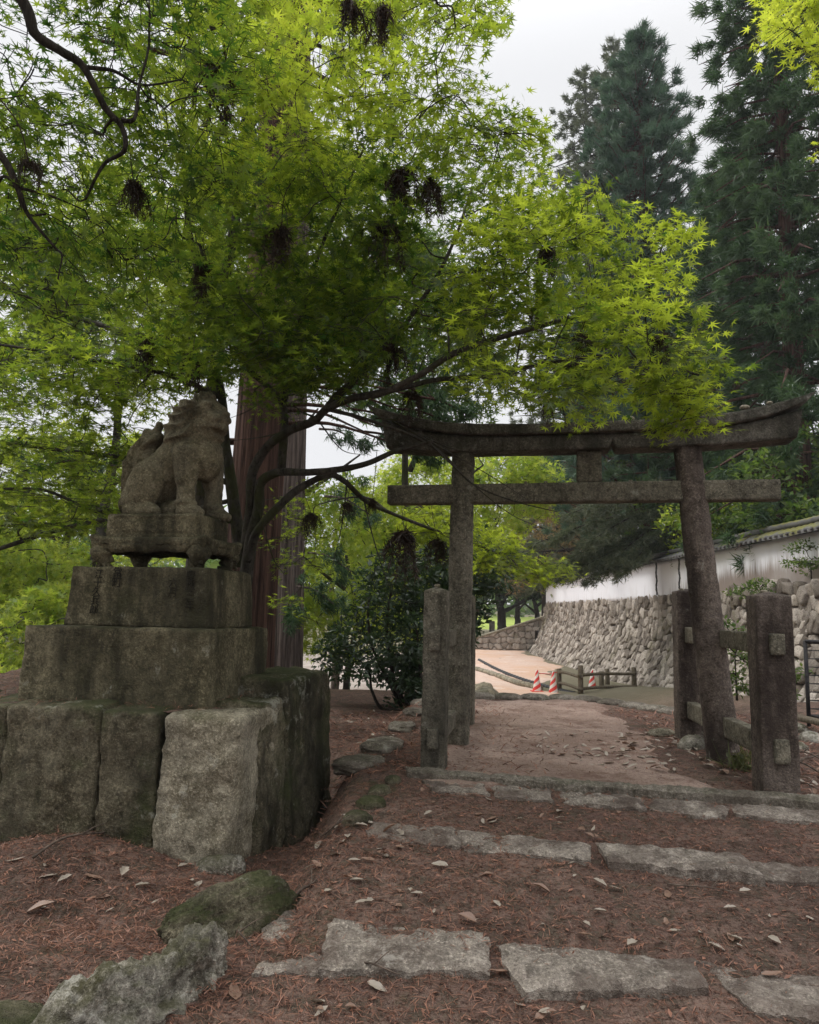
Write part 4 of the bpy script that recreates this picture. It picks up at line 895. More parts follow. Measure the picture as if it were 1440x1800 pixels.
class Tree:
    def __init__(s, name, label, cat, base, group=None):
        s.root = thing(name, label, cat, base, group); s.base = np.asarray(base, float); s.w = MB(); s.l = MB(); s.N = np.zeros((0, 3)); s.R = np.zeros(0)
    def limb(s, pts, r0, r1, px=True, sides=8, jit=.08, node=True, per=7):
        P = crom([at(*p) if px else p for p in pts], per); n = len(P); rad = r0+(r1-r0)*np.linspace(0, 1, n)**.8
        P = P+(.35*rad[:, None])*np.stack([vn(P*3.1, 2), vn(P*3.1, 5), vn(P*3.1, 8)], 1)
        tube(s.w, P, rad, sides, jit=jit, seed=len(s.N))
        if node: s.N = np.concatenate([s.N, P]); s.R = np.concatenate([s.R, rad])
        return P
    def reach(s, c, rtip=.004, rmax=.022, bend=.1, bias=.35):
        """grow a twig from the nearest wood to a new spray"""
        d = np.linalg.norm(s.N-c, axis=1)+bias*np.maximum(s.N[:, 2]-c[2], 0); k = int(np.argmin(d)); p = s.N[k]; L = np.linalg.norm(c-p)
        if L < .05: return unit(np.array([1., 0, 0])+rv(1)[0]*.3)
        m1 = p+(c-p)*.35+rv(1)[0]*bend*L+np.array([0, 0, .06*L]); m2 = p+(c-p)*.7+rv(1)[0]*bend*L*.6+np.array([0, 0, .08*L])
        P = crom([p, m1, m2, c], 4); r0 = min(rmax, s.R[k]*.8, .006+.012*L); rad = np.linspace(max(r0, rtip), rtip, len(P))
        tube(s.w, P, rad, 4, cap=False); s.N = np.concatenate([s.N, P[1:]]); s.R = np.concatenate([s.R, rad[1:]])
        return unit(P[-1]-P[-3])
    def spray(s, c, d, Rd, nl, size, tpl=L7, nrm=None, tilt=.22, jit=.38, droop=.22, rnd=None, thick=.05):
        """a flat fan of twigs carrying leaves, as a maple holds them"""
        d = unit(np.array([d[0], d[1], d[2]*.35])+rv(1)[0]*.15)
        n = unit((np.array([0, 0, 1.]) if nrm is None else nrm)+rv(1)[0]*tilt); d = unit(d-n*np.dot(d, n)); sd = np.cross(n, d)
        a = c-d*Rd*.55; pos, fw = [], []
        nt = 9
        for k in range(nt):
            t = k/(nt-1); ang = 0 if k == nt-1 else (1 if k % 2 else -1)*(.5+.5*rng.random())*(1.15-.5*t)
            o = a+d*Rd*1.25*t*.75; dr = d*math.cos(ang)+sd*math.sin(ang); ln = Rd*(1.0-.45*t)*(.75+.4*rng.random())*(1 if ang else .8)
            m = max(2, int(nl/nt)); u = rng.random(m)**.75
            q = o+dr*(u*ln)[:, None]+sd*(rng.normal(size=m)*.07*Rd*2)[:, None]+d*(rng.normal(size=m)*.06*Rd*2)[:, None]+n*(rng.normal(size=m)*thick)[:, None]
            pos.append(q); fw.append(dr+rv(m, .55))
            e = o+dr*ln*.85; e = e-n*0; sag = np.array([0, 0, -droop*Rd*((np.linalg.norm(e-a)/Rd/1.4)**2)])
            tube(s.w, [o, (o+e)/2+sag*.3, e+sag], [.0032, .0022, .0012], 3, cap=False)
        pos = np.concatenate(pos); fw = np.concatenate(fw); rr = np.linalg.norm(pos-a, axis=1)/Rd/1.4
        pos[:, 2] -= droop*Rd*rr**2; m = len(pos)
        fw[:, 2] -= .25+.3*rr
        scatter(s.l, pos, n+rv(m, jit), fw, size*(.45+.8*rng.random(m)), tpl, None if rnd is None else np.clip(rnd+rng.normal(size=m)*.18, 0, 1))
    def pads(s, cs, Rd, nl, size, **k):
        cs = sorted(cs, key=lambda c: np.min(np.linalg.norm(s.N-c, axis=1)))
        for c in cs:
            d = s.reach(c); r = Rd*(.7+.6*rng.random()); s.spray(c, d, r, int(nl*(r/Rd)**1.6), size, **k)
    def clump(s, c, r, n, size, tpl=OV, up=.5, wid=1., rnd=None, flat=.7):
        p = rv(n); p = p/np.maximum(np.linalg.norm(p, axis=1, keepdims=True), .01)*(rng.random(n)**.45)[:, None]*r; p[:, 2] *= flat
        scatter(s.l, np.asarray(c)+p, np.array([0, 0, up])+rv(n, .6), unit(p+rv(n, .3*r)), size*(.7+.6*rng.random(n)), tpl, rnd, wid)
    def tuft(s, c, out, n, L, wd, spread=.8, rnd=None):
        """a brush of needle blades round a branch end"""
        o = unit(out); f = unit(o*1.0+rv(n, spread)); p = np.asarray(c)+rv(n, L*.28)
        scatter(s.l, p, rv(n), f, L*(.5+.8*rng.random(n)), BL, rnd, wd)
    def finish(s, wood, leaf, wname='trunk', lname='crown'):
        if s.w.n: s.w.build(wname, M[wood], s.root, origin=s.base)
        if s.l.n: s.l.build(lname, M[leaf], s.root, smooth=False, origin=s.base)
        return s.root

# ---------------------------------------------------------------- the big maple behind the lion
mp = at(425, 1080, 6.9); mp[2] = .3
t = Tree('maple_tree', 'large Japanese maple behind the lion, its sprays spreading over the stone gate', 'maple tree', mp)
t.limb([(418, 1190, 6.9), (428, 1060, 6.9), (440, 960, 6.85), (452, 900, 6.75), (456, 850, 6.7), (480, 833, 6.6), (507, 829, 6.5), (575, 829, 6.3), (644, 816, 6.2), (697, 792, 6.1), (760, 775, 6.0)], .075, .015)
t.limb([(436, 985, 6.85), (456, 930, 6.7), (507, 874, 6.6), (570, 837, 6.6), (604, 845, 6.8), (644, 882, 7.1), (683, 900, 7.5), (760, 930, 8.0), (850, 962, 8.5), (930, 1000, 8.8)], .045, .01)
t.limb([(432, 960, 6.9), (440, 890, 6.8), (443, 832, 6.7), (467, 790, 6.6), (507, 758, 6.4), (549, 740, 6.2), (573, 718, 6.0), (617, 702, 5.8), (670, 692, 5.6), (736, 660, 5.4), (800, 620, 5.3), (900, 588, 5.2), (1000, 560, 5.1), (1100, 535, 5.0), (1180, 520, 4.9)], .055, .012)
t.limb([(573, 718, 6.0), (591, 697, 5.95), (633, 660, 5.9), (670, 618, 5.8), (710, 576, 5.8), (760, 500, 5.8), (800, 420, 5.8), (830, 330, 5.9)], .04, .01)
t.limb([(617, 702, 5.8), (690, 686, 5.9), (760, 668, 6.0), (850, 660, 5.8), (950, 640, 5.5), (1060, 625, 5.2), (1160, 640, 4.9), (1230, 660, 4.8)], .03, .008)
t.limb([(573, 718, 6.0), (640, 735, 6.2), (720, 765, 6.4), (780, 800, 6.5), (830, 850, 6.6), (900, 880, 6.7), (980, 900, 6.8)], .02, .004)
t.limb([(496, 824, 6.55), (499, 718, 6.5), (480, 687, 6.5), (433, 644, 6.4), (412, 600, 6.4), (380, 520, 6.3), (350, 430, 6.2)], .04, .015)
t.limb([(500, 718, 6.5), (510, 640, 6.4), (530, 560, 6.3), (560, 450, 6.2), (600, 350, 6.1), (640, 260, 6.0)], .03, .01)
t.limb([(418, 1000, 7.0), (418, 940, 7.0), (408, 850, 7.0), (396, 780, 7.0), (390, 700, 6.9), (370, 600, 6.8), (350, 500, 6.7), (330, 380, 6.5), (320, 250, 6.3)], .075, .02)
t.limb([(404, 850, 7.0), (330, 820, 6.9), (214, 804, 6.6), (148, 795, 6.3), (60, 785, 6.1), (-60, 770, 6.0)], .03, .012)
t.limb([(410, 880, 7.0), (300, 905, 6.9), (194, 901, 6.6), (155, 894, 6.4), (70, 860, 6.2), (-40, 862, 6.1)], .025, .01)
t.limb([(414, 915, 7.0), (300, 920, 6.8), (190, 913, 6.5), (97, 932, 6.2), (0, 964, 6.0), (-60, 980, 6.0)], .03, .015)
t.limb([(390, 700, 6.9), (300, 660, 6.6), (200, 640, 6.3), (90, 620, 6.1), (-40, 600, 6.0)], .03, .01)
t.limb([(370, 600, 6.8), (260, 590, 6.7), (190, 575, 6.9), (100, 545, 7.0), (0, 498, 7.2)], .035, .02)
for tw in [[(690, 740, 6.1), (780, 790, 6.1), (860, 835, 6.2), (930, 880, 6.3)], [(720, 755, 6.2), (800, 790, 6.0), (900, 800, 5.9)], [(740, 765, 6.2), (830, 850, 6.2), (900, 905, 6.4), (960, 930, 6.6)], [(640, 880, 7.1), (660, 960, 7.0), (690, 1040, 7.0), (720, 1060, 7.0)], [(610, 850, 6.9), (600, 930, 6.8), (580, 1010, 6.8)], [(660, 735, 6.0), (720, 740, 6.0), (800, 745, 5.9)],
           [(560, 740, 6.2), (600, 790, 6.3), (640, 800, 6.4)], [(480, 690, 6.5), (440, 720, 6.4), (405, 735, 6.3)], [(500, 760, 6.5), (450, 770, 6.4), (400, 775, 6.3)], [(456, 900, 6.7), (480, 980, 6.6), (500, 1010, 6.6)]]: t.limb(tw, .008, .002, sides=4)
ZR = [(960, 310), (1090, 350), (1190, 415), (1160, 500), (1190, 560), (1255, 605), (1230, 665), (1170, 700), (1110, 690), (1000, 690), (890, 700), (800, 640), (780, 540), (840, 420)]
t.pads(fill(ZR, 34, 4.2, 6.6), .38, 100, .07, rnd=.78)
t.pads(fill(ZR, 34, 4.2, 6.6), .34, 90, .07, rnd=.35, tilt=.3)  # low rnd: the tone of shaded sprays is put into the leaf colour
t.pads(fill([(1150, 660), (1235, 660), (1225, 720), (1205, 745), (1165, 715)], 8, 4.6, 5.2), .26, 70, .07, rnd=.85)
t.pads(fill([(650, 250), (900, 220), (960, 320), (900, 500), (760, 640), (640, 600)], 48, 5.2, 7.0), .42, 105, .07, rnd=.25)  # dark centre: shade inside the canopy painted as darker leaves by low rnd
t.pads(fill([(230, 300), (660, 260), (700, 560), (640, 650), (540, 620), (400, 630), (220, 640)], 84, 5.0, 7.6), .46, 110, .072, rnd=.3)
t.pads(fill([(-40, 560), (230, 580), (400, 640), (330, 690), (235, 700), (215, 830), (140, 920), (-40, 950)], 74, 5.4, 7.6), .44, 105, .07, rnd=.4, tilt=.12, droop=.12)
t.pads(fill([(740, 900), (830, 915), (985, 1010), (960, 1025), (860, 990), (740, 950)], 20, 8.0, 9.0), .34, 140, .06, rnd=.8)
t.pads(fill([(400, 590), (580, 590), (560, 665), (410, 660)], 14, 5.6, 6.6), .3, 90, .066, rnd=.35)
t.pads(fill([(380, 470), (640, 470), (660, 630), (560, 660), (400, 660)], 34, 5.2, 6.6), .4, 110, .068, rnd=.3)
t.pads(fill([(470, 860), (570, 870), (560, 1090), (480, 1090)], 9, 8.0, 10.5), .25, 60, .07, rnd=.6)
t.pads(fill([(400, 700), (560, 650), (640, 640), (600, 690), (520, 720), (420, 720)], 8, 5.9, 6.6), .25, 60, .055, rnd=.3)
t.pads(fill([(430, 850), (540, 840), (560, 1000), (460, 990)], 9, 6.6, 7.4), .2, 40, .055, rnd=.5)
t.limb([(320, 250, 6.3), (330, 100, 6.1), (360, -80, 6.0), (420, -260, 5.8)], .025, .01)
def roof_pads(n):
    o = []
    while len(o) < n:
        p = np.array([-4.5+4.6*rng.random(), 4.2+4*rng.random(), 6.0+2.6*rng.random()])
        if p[2]-EYE > .95*p[1]: o.append(p)
    return o
t.pads(roof_pads(50), .5, 70, .085, rnd=.4)
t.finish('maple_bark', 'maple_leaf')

# ---------------------------------------------------------------- overhanging maple whose trunk stands left of the picture
t = Tree('maple_tree', 'maple with dark limbs reaching in from the upper left corner', 'maple tree', (-3.6, 2.4, .2))
t.limb([(-3.6, 2.4, .0), (-3.5, 2.5, 1.5), (-3.2, 2.7, 3.0), (-2.8, 2.9, 4.0), tuple(at(-60, -140, 3.2))], .16, .06, px=False)
t.limb([(-60, -140, 3.2), (40, 0, 3.2), (62, 58, 3.2), (110, 92, 3.2), (146, 118, 3.2), (185, 190, 3.25), (214, 224, 3.3), (218, 265, 3.3), (182, 290, 3.35), (150, 350, 3.4)], .032, .006)
t.limb([(146, 118, 3.2), (200, 125, 3.3), (250, 150, 3.5), (320, 140, 3.7)], .012, .004)
t.limb([(214, 212, 3.3), (236, 208, 3.3), (245, 150, 3.4), (262, 80, 3.5), (262, 0, 3.6)], .012, .004)
t.limb([(-80, 200, 3.0), (0, 275, 3.1), (32, 335, 3.1), (50, 378, 3.15), (100, 438, 3.2)], .022, .006)
t.limb([(32, 330, 3.1), (90, 345, 3.2), (150, 370, 3.3)], .008, .003)
t.limb([(-60, -140, 3.2), (200, -150, 3.4), (500, -120, 3.6), (760, -60, 3.9)], .03, .012)
t.pads(fill([(150, -20), (420, -20), (400, 320), (300, 420), (120, 560), (-30, 560), (-30, 180), (60, 160), (180, 130)], 84, 3.2, 5.0), .28, 66, .062, rnd=.25)
t.pads(fill([(-30, -20), (150, -20), (150, 130), (-30, 150)], 5, 3.4, 4.6), .25, 42, .055, rnd=.1)
t.pads(fill([(650, -20), (850, -20), (830, 120), (800, 180), (900, 200), (950, 280), (860, 300), (680, 240)], 30, 4.0, 5.6), .3, 66, .064, rnd=.5)
t.limb([(-3.3, 2.65, 2.6), (-2.6, 1.6, 4.0), (-1.5, 1.0, 4.9), (-.4, .8, 5.3)], .07, .015, px=False)
t.limb([(-2.8, 2.9, 4.0), (-2.2, 3.6, 5.0), (-1.4, 3.8, 5.8), (-.6, 3.6, 6.2)], .06, .015, px=False)
def overhead(x0, x1, y0, y1, z0, z1, n):
    o = []
    while len(o) < n:
        p = np.array([x0+(x1-x0)*rng.random(), y0+(y1-y0)*rng.random(), z0+(z1-z0)*rng.random()])
        if p[2]-EYE > 1.02*max(p[1], .1): o.append(p)        # the part of the crown that roofs the place where one stands
    return o
t.pads(overhead(-4.2, -.1, -.8, 4.2, 4.3, 6.4, 85), .5, 70, .085, rnd=.4)
t.finish('dark_bark', 'maple_leaf')
t = Tree('maple_tree', 'yellow green maple glowing at the top centre behind the darker sprays', 'maple tree', (-2.6, 8.6, .2))
t.limb([(-2.6, 8.6, .0), (-2.4, 8.3, 2.2), (-2.1, 7.6, 4.2), (-1.8, 6.9, 5.4), (-1.6, 6.5, 6.6)], .12, .03, px=False)
t.limb([(420, 420, 6.9), (400, 260, 6.0), (396, 130, 5.4), (390, 20, 5.0)], .025, .008)
t.limb([(430, 420, 6.9), (480, 260, 6.2), (560, 190, 5.6), (600, 170, 5.4)], .025, .006)
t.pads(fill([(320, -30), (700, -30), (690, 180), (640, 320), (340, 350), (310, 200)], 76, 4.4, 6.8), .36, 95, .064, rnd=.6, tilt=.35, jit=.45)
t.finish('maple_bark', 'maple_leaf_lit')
t = Tree('maple_tree', 'maple sprig of yellow green leaves entering at the upper right corner', 'maple tree', (4.6, 4.2, .4))
t.limb([(4.6, 4.2, .1), (4.5, 4.3, 2.0), (4.0, 4.5, 3.8), (3.4, 4.6, 5.0), tuple(at(1560, -60, 4.6))], .1, .03, px=False)
t.limb([(1560, -60, 4.6), (1480, 10, 4.6), (1430, 60, 4.6), (1390, 80, 4.6)], .02, .004)
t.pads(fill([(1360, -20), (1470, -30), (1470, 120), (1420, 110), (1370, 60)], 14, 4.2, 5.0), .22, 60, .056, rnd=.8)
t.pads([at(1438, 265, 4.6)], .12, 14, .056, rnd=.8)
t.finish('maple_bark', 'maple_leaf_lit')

# ---------------------------------------------------------------- cedar trunks behind the lion
def cedar_trunk(mb, P0, P1, r0, r1, seed, flare=.25):
    n, sides = 260, 110; s = np.linspace(0, 1, n)[:, None]; P = P0+(P1-P0)*s; H_ = np.linalg.norm(P1-P0); th = np.arange(sides)*2*math.pi/sides
    z = s*H_; c, sn = np.cos(th)[None]+0*s, np.sin(th)[None]+0*s
    rad = (r0+(r1-r0)*s)*(1+flare*np.exp(-z/.5)) + 0*c
    rad = rad*(1.03+.1*fbm(np.stack([c*1.6, sn*1.6, z*.12+0*c], -1), 3, seed)-0*c-.13*np.abs(fbm(np.stack([c*6, sn*6, z*.25+0*c], -1), 4, seed+3))+.035*fbm(np.stack([c*18, sn*18, z*.9+0*c], -1), 3, seed+6))
    V = P[:, None]+rad[..., None]*np.stack([c, sn, 0*c], -1)
    i = np.arange(n-1)[:, None]*sides; k = np.arange(sides)[None]; k2 = (k+1) % sides
    mb.add(V.reshape(-1, 3), np.stack([i+k, i+k2, i+sides+k2, i+sides+k], -1).reshape(-1, 4))
def cedar_bough(t, p, out, L, n=8, bl=.2, wd=.05, sag=.3, dens=26):
    o = unit(np.array([out[0], out[1], 0.])); P = crom([p, p+o*L*.4+np.array([0, 0, -.05*L]), p+o*L*.8+np.array([0, 0, -sag*L*.7]), p+o*L+np.array([0, 0, -sag*L])], 4)
    tube(t.w, P, np.linspace(.03*L/1.5+.006, .006, len(P)), 5, cap=False)
    for k in range(n):
        q = P[min(len(P)-1, int(len(P)*(.3+.7*k/n)))]+rv(1)[0]*.12*L; t.tuft(q, o*.4+np.array([0, 0, -.8]), dens, bl, wd, .6)
t = Tree('cedar_tree', 'reddish brown fluted cedar trunk right behind the lion pedestal', 'cedar tree', (-1.98, 9.2, .2), 'cedars behind the lion')
cedar_trunk(t.w, np.array([-1.98, 9.2, .0]), np.array([-1.75, 9.3, 15.]), .34, .26, 3)
for px, py, d, o in [(560, 600, 8.6, (1, -.3)), (700, 700, 8.8, (1, .2)), (720, 560, 8.5, (1, -.2)), (640, 620, 9.2, (1, .3)), (660, 770, 8.8, (1, -.2)), (150, 830, 9.0, (-1, -.2)), (210, 840, 9.2, (-1, .1)), (620, 740, 9.0, (1, .1)), (300, 640, 9, (-1, -.4)), (600, 660, 9, (1, .1)), (680, 650, 8.6, (1, 0)), (740, 720, 8.4, (1, .2)), (640, 780, 8.8, (1, 0)), (700, 740, 8.9, (1, -.3)), (580, 620, 9, (1, .4)), (760, 600, 8.6, (1, 0)), (540, 600, 9, (1, 0)), (690, 800, 8.6, (1, .3)), (610, 560, 8.8, (.6, -.6))]:
    p = at(px, py, d); a = np.array([-1.85, 9.25, p[2]+.5]); tube(t.w, crom([a, (a+p)/2+np.array([0, 0, .2]), p+np.array([0, 0, .15])], 4), np.linspace(.035, .01, 9), 5, cap=False); cedar_bough(t, p+np.array([0, 0, .15]), np.array([*o, 0]), .6, 12, .1, .16, .3, 60)
for k in range(16):
    a = rng.random()*6.28; z = 8.5+6*rng.random(); L = 1.6+1.4*rng.random(); cedar_bough(t, np.array([-1.8, 9.3, z]), np.array([math.cos(a), math.sin(a), 0]), L, 12, .16, .13, .25, 60)
t.finish('cedar_bark', 'cedar_leaf')
t = Tree('cedar_tree', 'grey brown cedar trunk standing farther back between pedestal and shrub', 'cedar tree', (-1.93, 12.5, -.5), 'cedars behind the lion')
cedar_trunk(t.w, np.array([-1.93, 12.5, -.6]), np.array([-2.35, 12.6, 17]), .255, .15, 9, .1)
for px, py, d, o in [(520, 1060, 11.5, (.8, -.4)), (505, 1090, 11.8, (.2, -.6)), (540, 690, 12, (1, 0)), (560, 780, 12, (1, -.2)), (540, 1000, 11.6, (1, -.3)), (570, 900, 11.6, (1, -.3))]: cedar_bough(t, at(px, py, d)+np.array([0, 0, .25]), np.array([*o, 0]), .8, 12, .13, .14, .4, 60)
for k in range(18):
    a = rng.random()*6.28; z = 9+8*rng.random(); L = 1.6+1.4*rng.random(); cedar_bough(t, np.array([-2.1, 12.6, z]), np.array([math.cos(a), math.sin(a), 0]), L, 12, .16, .13, .25, 60)
t.finish('cedar_bark_grey', 'cedar_leaf')

# ---------------------------------------------------------------- dead cedar fronds caught in the maple
def frond(px, py, d, L, label, seed):
    m = MB(); c = at(px, py, d)
    for k in range(int(7+5*rng.random())):
        o = rv(1)[0]*np.array([.35, .35, .08]); e = c+o*L*.7+np.array([0, 0, -L*(.4+.7*rng.random())]); P = crom([c+o*L*.1, c+o*L*.5+np.array([0, 0, -L*.15]), e], 6); tube(m, P, np.linspace(.004, .002, len(P)), 4, .3, cap=False)
        q = np.repeat(P, 9, 0)+rv(len(P)*9, .012); scatter(m, q, rv(len(q)), np.array([0, 0, -.9])+rv(len(q), .55), L*.22*(.5+.8*rng.random(len(q))), BL, None, .13)
    e = c+np.array([.12*rng.normal(), .12*rng.normal(), .25+.25*rng.random()]); tube(m, crom([c, (c+e)/2+rv(1)[0]*.03, e], 4), .0035, 4, cap=False)
    tag(m.build('cedar_frond', M['dead_frond'], smooth=False, origin=c), label, 'cedar frond', 'dead cedar fronds hanging in the maple')
for i, (px, py, d, L, lb) in enumerate([(612, 8, 3.9, .22, 'dark dead frond at the top edge, left of the hanging pair'), (672, 20, 3.9, .2, 'dark dead frond at the top edge, right of its neighbour'), (395, 120, 4.4, .4, 'long thin dead frond hanging in the yellow green leaves'), (50, 285, 3.1, .12, 'small dead frond by the left limb'),
    (715, 300, 5.0, .34, 'big dark frond cluster hanging right of centre'), (755, 325, 5.0, .3, 'dark strands just right of the big frond cluster'), (495, 405, 5.1, .3, 'brown dead frond bundle in the centre of the canopy'), (365, 465, 5.2, .26, 'dead frond left of the central brown bundle'), (675, 395, 5.2, .3, 'dead frond below the big dark cluster'),
    (235, 325, 4.4, .22, 'small brown frond beneath the crooked limb'), (85, 530, 6.2, .25, 'dead frond by the sky gap on the left'), (265, 600, 5.8, .3, 'dark frond above the lion tail'), (340, 625, 5.8, .28, 'dark frond hanging over the lion head'), (965, 440, 4.8, .2, 'round dark frond in the right sprays'),
    (945, 545, 4.8, .16, 'small hanging frond in the right sprays'), (1020, 590, 4.8, .17, 'small frond under the right sprays'), (1005, 640, 4.8, .16, 'dead frond above the gate strut'), (962, 705, 4.8, .16, 'dark frond almost touching the lintel'), (1165, 590, 4.7, .18, 'long dark frond in the far right sprays'),
    (610, 885, 6.6, .16, 'small dead frond under the arched limb'), (548, 905, 6.8, .2, 'dead frond left of the arched limb'), (655, 880, 6.9, .13, 'tiny dead frond on the arched limb'), (712, 935, 7.4, .5, 'brown dead frond bundle under the tie beam end'), (770, 950, 8.0, .3, 'dark frond on the limb behind the left pillar'), (690, 610, 5.7, .3, 'dark frond over the bright sky gap'), (725, 690, 5.8, .24, 'dark frond above the left lintel tip')]):
    frond(px, py, d, L, lb, i)

# ---------------------------------------------------------------- evergreen shrub left of the gate
sb = gnd(712, 1248); t = Tree('evergreen_shrub', 'dark glossy evergreen shrub with crooked stems left of the gate', 'shrub', sb)
yb = sb[1]
t.limb([(742, 1262, yb), (712, 1250, yb), (672, 1246, yb), (654, 1215, yb), (648, 1180, yb), (620, 1150, yb), (590, 1130, yb)], .035, .01)
t.limb([(735, 1258, yb), (742, 1220, yb), (738, 1160, yb), (730, 1100, yb), (720, 1060, yb+.1)], .04, .015)
t.limb([(728, 1256, yb), (700, 1215, yb), (685, 1160, yb), (680, 1090, yb), (690, 1030, yb)], .04, .015)
t.limb([(712, 1252, yb+.2), (655, 1140, yb+.2), (648, 1060, yb+.3), (660, 1000, yb+.3)], .03, .01)
def leafy(t, poly, n, d0, d1, r, per, size, tpl=OV, wid=1.1, rnd=None, up=.6):
    for c in sorted(fill(poly, n, d0, d1), key=lambda c: np.min(np.linalg.norm(t.N-c, axis=1))): t.reach(c, .003, .012); t.clump(c, r*(.6+.7*rng.random()), per, size, tpl, up, wid, rnd)
leafy(t, [(640, 1000), (700, 960), (745, 1000), (752, 1225), (700, 1200), (660, 1190), (580, 1190), (565, 1140), (610, 1100), (640, 1060)], 80, yb-.6, yb+.6, .21, 56, .1)
leafy(t, [(700, 1150), (752, 1130), (752, 1245), (690, 1235)], 24, yb-.3, yb+.4, .17, 50, .095)
t.finish('dark_bark', 'dark_leaf', 'stem', 'foliage')
t = Tree('evergreen_tree', 'dark evergreen tree seen right behind the left pillar of the gate', 'tree', (.72, 11.5, -.2))
t.limb([(800, 1240, 11.5), (802, 1120, 11.5), (806, 1020, 11.4), (820, 940, 11.3)], .06, .02)
leafy(t, [(740, 960), (830, 930), (905, 985), (880, 1020), (840, 1050), (826, 1120), (810, 1130), (780, 1080), (740, 1080)], 60, 10.8, 12.2, .3, 75, .11)
t.finish('dark_bark', 'dark_leaf')

# ---------------------------------------------------------------- broadleaf trees and bushes of the background
def crown(t, c, rad, nc, per, size, rc=.35, tpl=OV, shell=.55, wid=1.2, up=.6):
    c = np.asarray(c, float); rad = np.asarray(rad, float)
    for k in range(nc):
        d = unit(rv(1)[0]); q = c+d*rad*(shell+(1-shell)*rng.random()**.6)*(1-.18*rng.random())
        t.reach(q, .01, .05); t.clump(q, rc*rad.min()*(.6+.7*rng.random()), per, size, tpl, up, wid)
def broad(name, label, base, h, rad, leaf, nc, per, size, group=None, rc=.4, tpl=OV, bark='maple_bark', r=.1, lean=(0, 0), cat='tree', zc=None):
    b = np.asarray(base, float)
    if b[0] > 7.5 and 18 < b[1] < 49 and b[0] < 10.9: lean = (b[0]-10.9, lean[1]); b[0] = 10.9
    t = Tree(name, label, cat, b, group); tp = b+np.array([lean[0], lean[1], h])
    t.limb([tuple(b-np.array([0, 0, .15])), tuple(b+(tp-b)*.35+rv(1)[0]*.1), tuple(b+(tp-b)*.7+rv(1)[0]*.15), tuple(tp)], r, r*.3, px=False)
    for k in range(4):
        a = rng.random()*6.28; q = b+(tp-b)*(.45+.12*k); t.limb([tuple(q), tuple(q+np.array([math.cos(a)*rad[0]*.4, math.sin(a)*rad[1]*.4, .25*rad[2]])), tuple(q+np.array([math.cos(a)*rad[0]*.75, math.sin(a)*rad[1]*.75, .5*rad[2]]))], r*.45, r*.12, px=False, sides=5)
    crown(t, tp if zc is None else b+np.array([lean[0], lean[1], zc]), rad, nc, per, size, rc, tpl); return t.finish(bark, leaf)
def bX(px, y): return (px-720)/FPX*y
G = 'light green trees beyond the shrub'
broad('maple_tree', 'light green maple filling the gap between cedar trunk and shrub', (bX(610, 15), 15, -.9), 3.6, (2.0, 1.6, 1.9), 'bright_leaf', 120, 70, .11, G, .3, L5, zc=3.2, cat='maple tree')
broad('maple_tree', 'light green maple right of the first, above the shrub', (bX(720, 18), 18, -.9), 4.2, (2.2, 1.6, 2.2), 'bright_leaf', 110, 70, .12, G, .3, L5, zc=3.9, cat='maple tree')
broad('maple_tree', 'light green tree seen just left of the left pillar above the dark limb', (bX(770, 22), 22, -.9), 5.5, (2.4, 1.8, 2.6), 'bright_leaf', 110, 60, .14, G, .3, L5, zc=5.2, cat='maple tree')
broad('maple_tree', 'yellowish green tree between the lintel and the tie beam near the left pillar', (bX(812, 24), 24, -.9), 6.5, (2.0, 1.8, 1.9), 'bright_leaf', 90, 55, .15, G, .3, L5, zc=6.6, lean=(1.25, 0), cat='maple tree')
broad('tree', 'thin grey trunked tree behind the shrub', (bX(592, 19), 19, -.9), 4.6, (1.6, 1.4, 1.6), 'mid_leaf', 60, 50, .14, G, .3, OV, 'cedar_bark_grey', .13)
G = 'bright green bushes at the left edge'
for px, y, zc, rad, lb in [(60, 12, 1.9, (1.3, 1.2, 1.0), 'bright yellow green bush at the left edge beside the pedestal'), (-20, 13.5, 2.9, (1.6, 1.4, 1.1), 'bright green bush behind, at the left edge under the branches'), (110, 15, 2.6, (1.5, 1.4, 1.3), 'bright green bush showing left of the stone table'), (30, 10.5, .9, (.8, .8, .7), 'lower green bush at the left edge above the pale rocks'), (180, 19, 4.2, (2.6, 2, 2.2), 'pale green tree crown behind the stone table legs')]:
    broad('bush', lb, (bX(px, y), y, -.9), max(zc-.2, .6), rad, 'bright_leaf', 70, 70, .1, G, .32, L5, r=.05, cat='bush', zc=zc)
# green depth behind the upper left
G = 'background trees in the upper left'
for px, y, zc, rad, nc, lb in [(-60, 14, 8.4, (2.6, 2, 2.2), 80, 'green tree crown behind the crooked limb at the left edge'), (190, 15, 9.2, (2.8, 2, 2.6), 100, 'green tree crown behind the upper left sprays'), (480, 15, 10.4, (2.6, 2, 2.8), 110, 'green tree crown behind the glowing maple'), (720, 16, 8.6, (2.3, 2, 2.4), 90, 'green tree crown behind the darker sprays right of centre'), (120, 17, 5.3, (2.4, 2, 1.4), 60, 'green tree crown behind the flat left sprays')]:
    broad('tree', lb, (bX(px, y), y, -.9), zc-.5, rad, 'bright_leaf' if px in (190, 120) else 'mid_leaf' if px != 480 else 'maple_leaf', int(nc*1.25), 70, .15, G, .3, L5, 'maple_bark', .16, zc=zc)

